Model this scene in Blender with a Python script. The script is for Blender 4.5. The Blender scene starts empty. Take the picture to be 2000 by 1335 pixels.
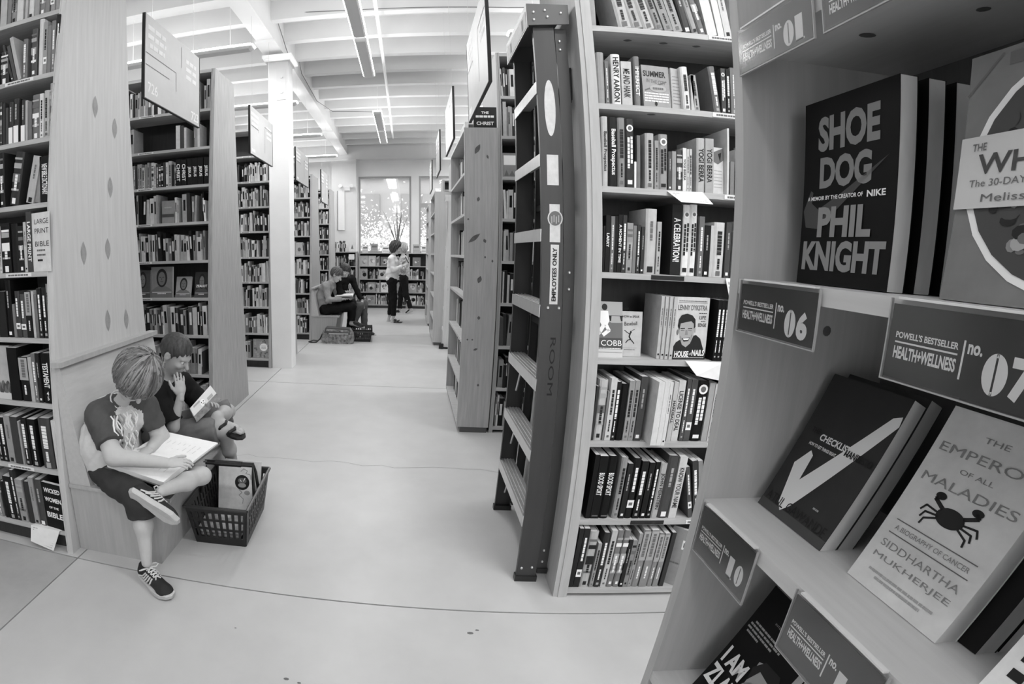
import bpy, math, random
import numpy as np
from mathutils import Vector, Matrix
from mathutils.bvhtree import BVHTree
random.seed(7)
S = bpy.context.scene
COL = S.collection
# ---------------------------------------------------------------- camera, world, exposure
cam = bpy.data.cameras.new('camera')
camo = bpy.data.objects.new('camera', cam)
COL.objects.link(camo)
S.camera = camo
M_ = [[0.9772695, -0.02746225, 0.21021453], [0.21167231, 0.18157267, -0.96032609], [-0.01179649, 0.98299399, 0.18325843]]
camo.matrix_world = Matrix(((*M_[0], 0), (*M_[1], 0), (*M_[2], 1.5), (0, 0, 0, 1)))
cam.type = 'PANO'                       # a fisheye lens (near stereographic), cropped off centre
cam.panorama_type = 'FISHEYE_LENS_POLYNOMIAL'
cam.sensor_width = 36
cam.sensor_height = 24
cam.sensor_fit = 'HORIZONTAL'
cam.fisheye_fov = math.radians(200)
cam.fisheye_polynomial_k0 = 0
cam.fisheye_polynomial_k1 = -1.0059 / 18
cam.fisheye_polynomial_k2 = 0
cam.fisheye_polynomial_k3 = .0794 / 18 ** 3
cam.fisheye_polynomial_k4 = 0
cam.shift_x = .211275
cam.shift_y = .00662
cam.clip_start = .01
S.view_settings.view_transform = 'Standard'
S.view_settings.look = 'None'
S.view_settings.gamma = 1
S.view_settings.use_curve_mapping = False
S.view_settings.exposure = 0.32
S.cycles.use_denoising = True
S.cycles.max_bounces = 8
S.cycles.diffuse_bounces = 5
S.cycles.caustics_reflective = False
S.cycles.caustics_refractive = False
S.cycles.sample_clamp_indirect = 4
W = bpy.data.worlds.new('overcast_sky')
S.world = W
W.use_nodes = True
W.node_tree.nodes['Background'].inputs[0].default_value = (1, 1, 1, 1)
W.node_tree.nodes['Background'].inputs[1].default_value = 2.6


def lamp(name, loc, sx, sy, power, up=True, parent=None):
    """the light a strip fixture gives: an area light along its tubes"""
    l = bpy.data.lights.new(name, 'AREA')
    l.shape = 'RECTANGLE'
    l.size, l.size_y = sx, sy
    l.energy = power
    o = bpy.data.objects.new(name, l)
    COL.objects.link(o)
    o.location = loc
    if up:
        o.rotation_euler = (math.pi, 0, 0)
    if parent:
        o.parent = parent
    return o


# fill light added behind the camera, placed at an added rear window
_w = lamp('rear_fill_light', (1.0, -3.85, 2.1), 3.6, 2.0, 32, False)
_w.rotation_euler = (math.radians(90), 0, 0)


# ---------------------------------------------------------------- mesh helpers
class MB:
    def __init__(self):
        self.v, self.f, self.m = [], [], []

    def add(self, vs, fs, m=0):
        b = len(self.v)
        self.v += [tuple(p) for p in vs]
        self.f += [tuple(i + b for i in f) for f in fs]
        self.m += [m] * len(fs)
        return self

    def hexa(self, p, m=0):
        """p: 4 bottom points (ccw from above) then 4 top points"""
        return self.add(p, [(3, 2, 1, 0), (4, 5, 6, 7), (0, 1, 5, 4), (1, 2, 6, 5), (2, 3, 7, 6), (3, 0, 4, 7)], m)

    def box(self, x0, x1, y0, y1, z0, z1, m=0):
        return self.hexa([(x0, y0, z0), (x1, y0, z0), (x1, y1, z0), (x0, y1, z0), (x0, y0, z1), (x1, y0, z1), (x1, y1, z1), (x0, y1, z1)], m)

    def prism(self, poly, axis, a, b, m=0):
        """extrude polygon (list of 2-tuples) along axis 0/1/2 from a to b; the tuple holds the other two axes in order"""
        def P(q, t):
            q = list(q)
            q.insert(axis, t)
            return tuple(q)
        n = len(poly)
        area = sum(poly[i][0] * poly[(i + 1) % n][1] - poly[(i + 1) % n][0] * poly[i][1] for i in range(n))
        if (area < 0) != (axis == 1):
            poly = poly[::-1]
        vs = [P(q, a) for q in poly] + [P(q, b) for q in poly]
        fs = [tuple(range(n))[::-1], tuple(range(n, 2 * n))] + [(i, (i + 1) % n, n + (i + 1) % n, n + i) for i in range(n)]
        if a > b:
            fs = [f[::-1] for f in fs]
        return self.add(vs, fs, m)

    def tube(self, pts, r, n=8, m=0, cap=True):
        pts = [Vector(p) for p in pts]
        rs = r if isinstance(r, (list, tuple)) else [r] * len(pts)
        vs, fs = [], []
        up = None
        for i, p in enumerate(pts):
            d = (pts[min(i + 1, len(pts) - 1)] - pts[max(i - 1, 0)]).normalized()
            if up is None:
                up = d.orthogonal().normalized()
            up = (up - d * up.dot(d))
            up = up.normalized() if up.length > 1e-6 else d.orthogonal().normalized()
            s = d.cross(up)
            for k in range(n):
                a = 2 * math.pi * k / n
                vs.append(p + (up * math.cos(a) + s * math.sin(a)) * rs[i])
        for i in range(len(pts) - 1):
            for k in range(n):
                fs.append((i * n + k, i * n + (k + 1) % n, (i + 1) * n + (k + 1) % n, (i + 1) * n + k))
        if cap:
            fs.append(tuple(range(n))[::-1])
            fs.append(tuple(range((len(pts) - 1) * n, len(pts) * n)))
        return self.add(vs, fs, m)

    def poly(self, pts, m=0):
        return self.add(pts, [tuple(range(len(pts)))], m)

    def disc(self, c, u, v, r, n=20, m=0, r2=None):
        c, u, v = Vector(c), Vector(u), Vector(v)
        r2 = r if r2 is None else r2
        return self.poly([c + u * r * math.cos(2 * math.pi * k / n) + v * r2 * math.sin(2 * math.pi * k / n) for k in range(n)], m)

    def ball(self, c, r, n=8, m=0, sc=(1, 1, 1)):
        vs, fs = [], []
        for i in range(n // 2 + 1):
            t = math.pi * i / (n // 2)
            for k in range(n):
                a = 2 * math.pi * k / n
                vs.append((c[0] + r * sc[0] * math.sin(t) * math.cos(a), c[1] + r * sc[1] * math.sin(t) * math.sin(a), c[2] + r * sc[2] * math.cos(t)))
        for i in range(n // 2):
            for k in range(n):
                fs.append((i * n + k, (i + 1) * n + k, (i + 1) * n + (k + 1) % n, i * n + (k + 1) % n))
        return self.add(vs, fs, m)


def mesh(name, mb, mats, smooth=False):
    me = bpy.data.meshes.new(name)
    me.from_pydata(mb.v, [], mb.f)
    for m in (mats if isinstance(mats, (list, tuple)) else [mats]):
        me.materials.append(m)
    if len(set(mb.m)) > 1 or (mb.m and mb.m[0]):
        me.polygons.foreach_set('material_index', mb.m)
    if smooth:
        me.polygons.foreach_set('use_smooth', [True] * len(mb.f))
    me.update()
    return me


def obj(name, mb, mats, parent=None, mat=None, smooth=False):
    me = mb if isinstance(mb, bpy.types.Mesh) else mesh(name, mb, mats, smooth)
    o = bpy.data.objects.new(name, me)
    COL.objects.link(o)
    if parent is not None:
        o.parent = parent
    if mat is not None:
        o.matrix_local = mat
    if name.endswith('_print'):            # printing: marks too small to pick apart
        o['kind'] = 'stuff'
    return o


def empty(name, loc=(0, 0, 0), rz=0):
    o = bpy.data.objects.new(name, None)
    o.empty_display_size = .1
    COL.objects.link(o)
    o.location = loc
    o.rotation_euler = (0, 0, rz)
    return o


def tag(o, label=None, cat=None, group=None, kind=None):
    if label:
        o['label'] = label
    if cat:
        o['category'] = cat
    if group:
        o['group'] = group
    if kind:
        o['kind'] = kind
    return o


def dup(root, loc=None, mat=None):
    r = root.copy()
    COL.objects.link(r)
    if loc is not None:
        r.location = loc
    if mat is not None:
        r.matrix_world = mat
    for ch in root.children:
        c = ch.copy()
        COL.objects.link(c)
        c.parent = r
        for g in ch.children:
            d = g.copy()
            COL.objects.link(d)
            d.parent = c
    return r


# ---------------------------------------------------------------- materials (greys: the photograph is black and white)
def lin(t):
    t = max(0, min(255, t)) / 255
    return t / 12.92 if t <= .04045 else ((t + .055) / 1.055) ** 2.4


MATS = {}


def gmat(name, tone, rough=.6, spec=.35, noise=0., scale=8., stretch=(1, 1, 1), bump=0., metal=0., coat=0., emit=0.):
    """grey procedural material: tone is the surface's own grey (0-255), noise its mottling or grain"""
    if name in MATS:
        return MATS[name]
    m = bpy.data.materials.new(name)
    m.use_nodes = True
    nt = m.node_tree
    b = nt.nodes['Principled BSDF']
    v = lin(tone)
    b.inputs['Base Color'].default_value = (v, v, v, 1)
    b.inputs['Roughness'].default_value = rough
    b.inputs['Specular IOR Level'].default_value = spec
    b.inputs['Metallic'].default_value = metal
    b.inputs['Coat Weight'].default_value = coat
    b.inputs['Coat Roughness'].default_value = .08
    if emit:
        b.inputs['Emission Color'].default_value = (1, 1, 1, 1)
        b.inputs['Emission Strength'].default_value = emit
    if noise or bump:
        tc = nt.nodes.new('ShaderNodeTexCoord')
        mp = nt.nodes.new('ShaderNodeMapping')
        mp.inputs['Scale'].default_value = stretch
        nz = nt.nodes.new('ShaderNodeTexNoise')
        nz.inputs['Scale'].default_value = scale
        nz.inputs['Detail'].default_value = 5
        nz.inputs['Roughness'].default_value = .6
        nt.links.new(tc.outputs['Object'], mp.inputs[0])
        nt.links.new(mp.outputs[0], nz.inputs[0])
        if noise:
            r = nt.nodes.new('ShaderNodeValToRGB')
            lo, hi = v * (1 - noise), min(.92, v * (1 + noise))
            r.color_ramp.elements[0].position = .3
            r.color_ramp.elements[1].position = .7
            r.color_ramp.elements[0].color = (lo, lo, lo, 1)
            r.color_ramp.elements[1].color = (hi, hi, hi, 1)
            nt.links.new(nz.outputs[0], r.inputs[0])
            nt.links.new(r.outputs[0], b.inputs['Base Color'])
        if bump:
            bp = nt.nodes.new('ShaderNodeBump')
            bp.inputs['Strength'].default_value = bump
            bp.inputs['Distance'].default_value = .005
            nt.links.new(nz.outputs[0], bp.inputs['Height'])
            nt.links.new(bp.outputs[0], b.inputs['Normal'])
    MATS[name] = m
    return m


def wood(name, tone, scale=9, noise=.16, rough=.5):
    return gmat(name, tone, rough, .35, noise, scale, (6, 6, .35), .08)


W_PANEL = wood('birch_plywood', 192, 7, .08)
W_GRAIN = wood('grained_fir_board', 166, 11, .2)
W_FRAME = wood('pine_frame_board', 172, 8, .08)
W_SHELF = gmat('pine_shelf', 178, .5, .35, .14, 9, (.4, 6, 6), .06)
W_BACK = wood('case_back_board', 52)  # dark tone: the shade inside the cases is put into the colour
W_BAY = wood('display_bay_board', 178, 8, .08)
W_KNOTTY = wood('knotty_pine', 172, 8, .14)
KNOT = gmat('wood_knot', 95, .55, .3, .25, 40)
PATCH = gmat('plywood_patch', 148, .55, .3, .12, 30)
DARK = gmat('dark_gap', 40, .8)
WHITE = gmat('white_paint', 236, .55, .3, .03, 3)
PAPER = gmat('white_paper', 225, .8, .2, .04, 20)
PAGES = gmat('page_edges', 205, .85, .15, .10, 30, (14, 1, .3))
INKD = gmat('dark_ink', 28, .6)
INKM = gmat('mid_grey_ink', 105, .6)
INKW = gmat('white_ink', 238, .6)
INKG = gmat('grey_ink', 165, .6)
STEEL = gmat('brushed_steel', 205, .35, .5, .08, 20, (1, 8, 1), 0, .6)
BLACKP = gmat('black_plastic', 30, .38, .5)
BLACKM = gmat('black_metal', 34, .45, .5)
COVER = {}


def cover(tone):
    k = int(round(max(14, min(240, tone)) / 12.0) * 12)
    if k not in COVER:
        COVER[k] = gmat('book_cover_%d' % k, k * .8 if k < 100 else min(236, k * 1.0 + (k - 100) * .1), .5, .16 if k < 60 else .3, .10, 25)
    return COVER[k]


# ---------------------------------------------------------------- lettering
TXT = {}


def text2d(s, bold=0.):
    if (s, bold) in TXT:
        return TXT[(s, bold)]
    cu = bpy.data.curves.new('lettering', 'FONT')
    cu.body = s
    cu.size = 1
    cu.offset = bold
    cu.resolution_u = 3
    o = bpy.data.objects.new('lettering', cu)
    me = bpy.data.meshes.new_from_object(o)
    V = [(v.co.x, v.co.y) for v in me.vertices]
    F = [tuple(p.vertices) for p in me.polygons]
    bpy.data.objects.remove(o)
    bpy.data.curves.remove(cu)
    bpy.data.meshes.remove(me)
    x0, x1 = min(v[0] for v in V), max(v[0] for v in V)
    y0, y1 = min(v[1] for v in V), max(v[1] for v in V)
    V = [((x - x0) / (x1 - x0), (y - y0) / (y1 - y0)) for x, y in V]
    TXT[(s, bold)] = (V, F, (x1 - x0) / (y1 - y0))
    return TXT[(s, bold)]


def put_text(mb, s, c, xd, yd, h, w=None, m=0, bold=0., align=0):
    """letters s with their box centred on c (align -1: left edge on c), cap height h, width w (natural if None)"""
    V, F, asp = text2d(s, bold)
    w = h * asp if w is None else w
    c, xd, yd = Vector(c), Vector(xd), Vector(yd)
    off = {0: -.5, -1: 0., 1: -1.}[align]
    mb.add([c + xd * ((u + off) * w) + yd * ((v - .5) * h) for u, v in V], F, m)
    return w


def bars(mb, c, xd, yd, w, h, m=0, n=6, rnd=random):
    """a line of print too small to read: a broken strip of dashes"""
    c, xd, yd = Vector(c), Vector(xd), Vector(yd)
    x = -w / 2
    while x < w / 2 - w * .02:
        l = min(w / 2 - x, w / n * rnd.uniform(.45, 1.25))
        a, b = c + xd * x, c + xd * (x + l * .86)
        mb.poly([a - yd * h / 2, b - yd * h / 2, b + yd * h / 2, a + yd * h / 2], m)
        x += l


def rect(mb, c, xd, yd, w, h, m=0):
    c, xd, yd = Vector(c), Vector(xd), Vector(yd)
    mb.poly([c - xd * w / 2 - yd * h / 2, c + xd * w / 2 - yd * h / 2, c + xd * w / 2 + yd * h / 2, c - xd * w / 2 + yd * h / 2], m)


# ---------------------------------------------------------------- the room
YW = 14.1       # far wall
CONC = gmat('polished_concrete', 190, .36, .42, .05, 3.5, (1, 1, 1), .02)
CONC_L = gmat('darker_concrete', 166, .45, .35, .16, 2.6, (1, 1, 1), .02)  # darker, more mottled tone for the left slabs nearest the camera
JOINT = gmat('floor_joint', 62, .9)
CEIL = gmat('ceiling_paint', 214, .7, .2, .03, 2)


def struct(name, mb, mats, parent=None):
    o = obj(name, mb, mats, parent)
    if parent is None:
        tag(o, kind='structure')
    return o


floor = struct('floor', MB().box(-6, 5.2, -4, YW + .3, -.2, -.012), JOINT)
g = .004
xs = [-6, -3.9, -1.575, 1.9, 5.2]
ys = [-4, -1.2, 1.865, 5.6, 9.2, YW + .3]
for i in range(4):
    for j in range(5):
        struct('concrete_slab', MB().box(xs[i] + g, xs[i + 1] - g, ys[j] + g, ys[j + 1] - g, -.15, 0), CONC_L if j < 2 and i < 2 else CONC, floor)
crack = MB()
px_, py_ = -1.5, 3.475
rr = random.Random(3)
while px_ < .75:
    nx, ny = px_ + rr.uniform(.06, .16), 3.43 + rr.uniform(-.03, .03) - .02 * (px_ + 1.5)
    crack.poly([(px_, py_ - .0016, .0006), (nx, ny - .0016, .0006), (nx, ny + .0016, .0006), (px_, py_ + .0016, .0006)])
    px_, py_ = nx, ny
struct('hairline_crack', crack, gmat('crack_line', 135, .9), floor)
spots = MB()
for x, y, r in ((-.35, 1.37, .011), (-.3, 1.36, .008), (-.66, 1.17, .006), (.34, 1.72, .014), (.37, 1.74, .009), (-.62, 1.6, .005), (.1, 1.1, .006)):
    spots.disc((x, y, .0006), (1, 0, 0), (0, 1, 0), r, 7, 0, r * .6)
struct('scuff_mark', spots, gmat('scuff_grey', 110, .9), floor)

# ceiling: deck, joists across, a main beam along the aisle
ceil_ = struct('ceiling', MB().box(-6, 5.2, -4, YW + .3, 4.56, 4.7), CEIL)
y = 5.83 - .68 * 14
while y < YW - .2:
    struct('joist', MB().box(-6, 5.2, y, y + .11, 4.31, 4.56), CEIL, ceil_)
    y += .68
bm_ = MB().box(-1.75, -1.53, -4, YW, 4.12, 4.56)
for yy in (1.2, 6.3, 11.3):
    bm_.box(-1.77, -1.51, yy - .35, yy + .55, 4.09, 4.125)
struct('main_beam', bm_, CEIL, ceil_)
struct('main_beam', MB().box(3.1, 3.32, -4, YW, 4.12, 4.56), CEIL, ceil_)
cab = MB()
for pts in ([(-1.51, 6.1, 4.4), (-1.5, 6.5, 4.2), (-1.52, 7.0, 4.11), (-1.64, 7.1, 4.1)], [(-1.5, 7.2, 4.45), (-1.5, 7.5, 4.2), (-1.5, 8.8, 4.15), (-1.4, 10, 4.28), (-.6, 10.2, 4.29)],
            [(-1.52, 5.9, 4.42), (-.6, 5.75, 4.3), (1.2, 5.8, 4.3), (2.6, 5.7, 4.3)], [(-.1, 4.5, 4.3), (.35, 4.3, 4.25), (.9, 4.75, 4.3), (2, 5.2, 4.3)]):
    cab.tube(pts, .006, 5)
struct('ceiling_cable', cab, gmat('cable_grey', 120, .6), ceil_)
struct('conduit', MB().tube([(-.27, -2, 4.22), (-.275, 5, 4.22), (-.285, 12.3, 4.22)], .022, 8), gmat('conduit_white', 245, .3, .5), ceil_)

colm = empty('column', (-1.57, 6.45, 0))
tag(colm, 'white painted square timber column under the ceiling beam beside the tapered bookcases', 'column', kind='thing')
obj('post', MB().box(-.13, .13, -.13, .13, 0, 4.0), gmat('column_paint', 240, .5, .3, .03, 3), colm)
obj('cap_plate', MB().box(-.19, .19, -.2, .2, 4.0, 4.04).box(-.16, .16, -.16, .16, 3.96, 4.0), WHITE, colm)
pl_ = MB().box(-.02, .10, -.137, -.13, 3.45, 3.85)
for zz in (3.55, 3.75):
    pl_.tube([(.045, -.15, zz), (.045, -.13, zz)], .02, 6)
obj('bolt_plate', pl_, WHITE, colm)

# walls
PLAS = gmat('wall_paint', 226, .7, .2, .03, 2)
struct('wall_left', MB().box(-6.2, -6, -4, YW + .3, 0, 4.7), PLAS)
struct('wall_right', MB().box(5.2, 5.4, -4, YW + .3, 0, 4.7), PLAS)
struct('wall_rear', MB().box(-6, -.9, -4.2, -4, 0, 4.7).box(2.9, 5.2, -4.2, -4, 0, 4.7).box(-.9, 2.9, -4.2, -4, 0, 1.0).box(-.9, 2.9, -4.2, -4, 3.2, 4.7), PLAS)
wf = MB()
wins = [(-5.4, -2.4), (-1.28, .15), (.36, 1.9), (2.3, 4.6)]
x = -6
for a, b in wins:
    wf.box(x, a, YW, YW + .25, 0, 4.7)
    wf.box(a, b, YW, YW + .25, 0, 1.48)
    wf.box(a, b, YW, YW + .25, 3.56, 4.7)
    x = b
wf.box(x, 5.2, YW, YW + .25, 0, 4.7)
wfront = struct('wall_front', wf, PLAS)
struct('pilaster', MB().box(-1.98, -1.32, YW - .28, YW + .002, 0, 4.56), PLAS, wfront)
struct('lintel_beam', MB().box(-6, 5.2, YW - .3, YW + .002, 4.0, 4.56), CEIL, wfront)
FRAME = gmat('window_frame_paint', 165, .5)
GLASS = bpy.data.materials.new('window_glass')
GLASS.use_nodes = True
nt = GLASS.node_tree
nt.nodes.clear()
o_ = nt.nodes.new('ShaderNodeOutputMaterial')
mx = nt.nodes.new('ShaderNodeMixShader')
tr = nt.nodes.new('ShaderNodeBsdfTransparent')
gl = nt.nodes.new('ShaderNodeBsdfGlossy')
gl.inputs['Roughness'].default_value = .03
mx.inputs[0].default_value = .06
nt.links.new(tr.outputs[0], mx.inputs[1])
nt.links.new(gl.outputs[0], mx.inputs[2])
nt.links.new(mx.outputs[0], o_.inputs[0])
for n, (a, b) in enumerate(wins):
    f = MB()
    t = .05
    f.box(a, a + t, YW + .04, YW + .12, 1.48, 3.56).box(b - t, b, YW + .04, YW + .12, 1.48, 3.56)
    f.box(a + t, b - t, YW + .04, YW + .12, 1.48, 1.53).box(a + t, b - t, YW + .04, YW + .12, 3.51, 3.56)
    if n != 1:
        f.box(a + t, b - t, YW + .04, YW + .12, 2.72, 2.83)
    w_ = struct('window_%d' % (n + 1), f, FRAME)
    for z0, z1 in (((1.53, 3.51),) if n == 1 else ((1.53, 2.72), (2.83, 3.51))):
        struct('pane', MB().box(a + t, b - t, YW + .07, YW + .076, z0, z1), GLASS, w_)
    struct('window_sill', MB().box(a - .02, b + .02, YW - .06, YW + .04, 1.45, 1.48), WHITE, w_)
fr_ = MB().box(-.9, -.84, -4.15, -4.05, 1, 3.2).box(2.84, 2.9, -4.15, -4.05, 1, 3.2).box(-.84, 2.84, -4.15, -4.05, 1, 1.06).box(-.84, 2.84, -4.15, -4.05, 3.14, 3.2).box(.97, 1.03, -4.15, -4.05, 1.06, 3.14)
wr_ = struct('window_5', fr_, FRAME)  # unseen window, added to go with the fill light behind the camera
for a, b in ((-.84, .97), (1.03, 2.84)):
    struct('pane', MB().box(a, b, -4.105, -4.099, 1.06, 3.14), GLASS, wr_)
# across the street: a pale building and a tree in leaf
fac = empty('facade', (-.5, 26, -3))
tag(fac, 'pale building across the street seen through the far window', 'building')
obj('wall', MB().box(-9, 9, 0, .5, 0, 16), gmat('facade_stone', 150, .8, .2, .05, .6), fac)
FW = gmat('facade_window', 128, .3, .5)
for i in range(6):
    for j in range(4):
        obj('window', MB().box(-8.4 + i * 2.9, -6.6 + i * 2.9, -.08, .02, 2 + j * 3.2, 4.2 + j * 3.2), FW, fac)
        obj('window_ledge', MB().box(-8.6 + i * 2.9, -6.4 + i * 2.9, -.2, .02, 1.75 + j * 3.2, 2 + j * 3.2), gmat('facade_ledge', 172, .8), fac)
struct('street', MB().box(-16, 16, YW + .4, 40, -3.3, -3), gmat('street_grey', 150, .9))
tree = empty('street_tree', (.4, 19.5, -3))
tag(tree, 'leafy street tree outside in front of the pale building', 'tree')
obj('trunk', MB().tube([(0, 0, 0), (.1, 0, 2.5), (-.1, .1, 4.6), (.2, 0, 6.6)], [.18, .14, .1, .04], 8), gmat('bark', 120, .9), tree)
rr = random.Random(5)
lv = MB()
for _ in range(4500):
    a, rad = rr.uniform(0, 6.28), 2.4 * rr.random() ** .5
    c = Vector((rad * math.cos(a) - .3, rad * math.sin(a) * .6, rr.gauss(4.3, .8)))
    u = Vector((rr.uniform(-1, 1), rr.uniform(-1, 1), rr.uniform(-1, 1))).normalized() * .05
    v = u.orthogonal().normalized() * .03
    lv.poly([c - u, c + v, c + u, c - v], rr.randrange(2))
tag(obj('foliage', lv, [gmat('leaf_pale', 236, .6), gmat('leaf_mid', 222, .6)], tree), kind='stuff')

# ---------------------------------------------------------------- strip lights hung below the joists
LAMP_W = 6.0        # watts thrown up on the ceiling by a full-length fixture
LAMP_B = 15.5         # and spilled below it
TRAY = gmat('fixture_tray', 205, .5)
TUBE = gmat('fluorescent_tube', 255, .5, emit=6.0)


def fixture(cx, cy, along, label, grp, length=1.85, z=3.9, w=.11, dim=1.):
    f = empty('strip_light', (cx, cy, z), 0 if along == 'x' else math.pi / 2)
    tag(f, label, 'ceiling light', grp)
    L = length / 2
    tr_ = MB().hexa([(-L + .04, -w / 2, 0), (L - .04, -w / 2, 0), (L - .04, w / 2, 0), (-L + .04, w / 2, 0), (-L, -w / 2 - .015, .035), (L, -w / 2 - .015, .035), (L, w / 2 + .015, .035), (-L, w / 2 + .015, .035)])
    obj('tray', tr_, TRAY, f)
    for s in (-1, 1):
        obj('fluorescent_tube', MB().tube([(-L, s * (w / 2 + .014), .048), (L, s * (w / 2 + .014), .048)], .013, 6), TUBE, f)
        obj('end_lamp', MB().tube([(s * (L + .012), -w / 2, .048), (s * (L + .012), w / 2, .048)], .012, 6), TUBE, f)
    for s in (-.7, .7):
        obj('hanger', MB().tube([(s * L, 0, .03), (s * L, 0, .665)], .004, 5), WHITE, f)
    lamp('strip_glow', (0, 0, .07), length * 1.2, 2.3, LAMP_W * dim * length, True, f)
    lamp('strip_glow_below', (0, 0, -.012), length, .3, LAMP_B * dim * length, False, f)
    return f


ALONG = [(-2.2, 1.35, 'behind the camera'), (-.6, 1.35, 'right above the camera'), (.8, 1.35, 'just ahead of the camera'), (4.98, 1.35, 'before the column'), (6.38, 1.35, 'beside the column'), (9.56, 1.3, 'beyond the column'), (10.9, 1.25, 'nearest the window')]
for yy, ln, ph in ALONG:
    fixture(-.47, yy, 'y', 'grey strip light hung along the aisle, ' + ph, 'strip lights along the aisle', ln, dim=.6 if yy < -1 else .3 if yy < 1 else 1.)
ROWN = {-1.5: 'behind the picture', .9: 'behind the first tall bookcase', 3.3: 'between the first two tall bookcases', 5.7: 'just before the column', 8.12: 'past the column', 10.5: 'near the far end', 12.9: 'closest to the far wall'}
for yy, ph in ROWN.items():
    for k in range(2 if yy < 9 else 1):
        fixture(-2.64 - k * 1.95, yy, 'x', 'grey strip light hung across the left rows, %s%s' % (ph, ', outer one' if k else ''), 'strip lights across the left rows', dim=.15 if yy < 1 else .45 if yy < 4 else .7)
    fixture(2.1, yy, 'x', 'grey strip light hung across the right rows, ' + ph, 'strip lights across the right rows', dim=1.7 if yy < 1 else 1.)
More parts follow.
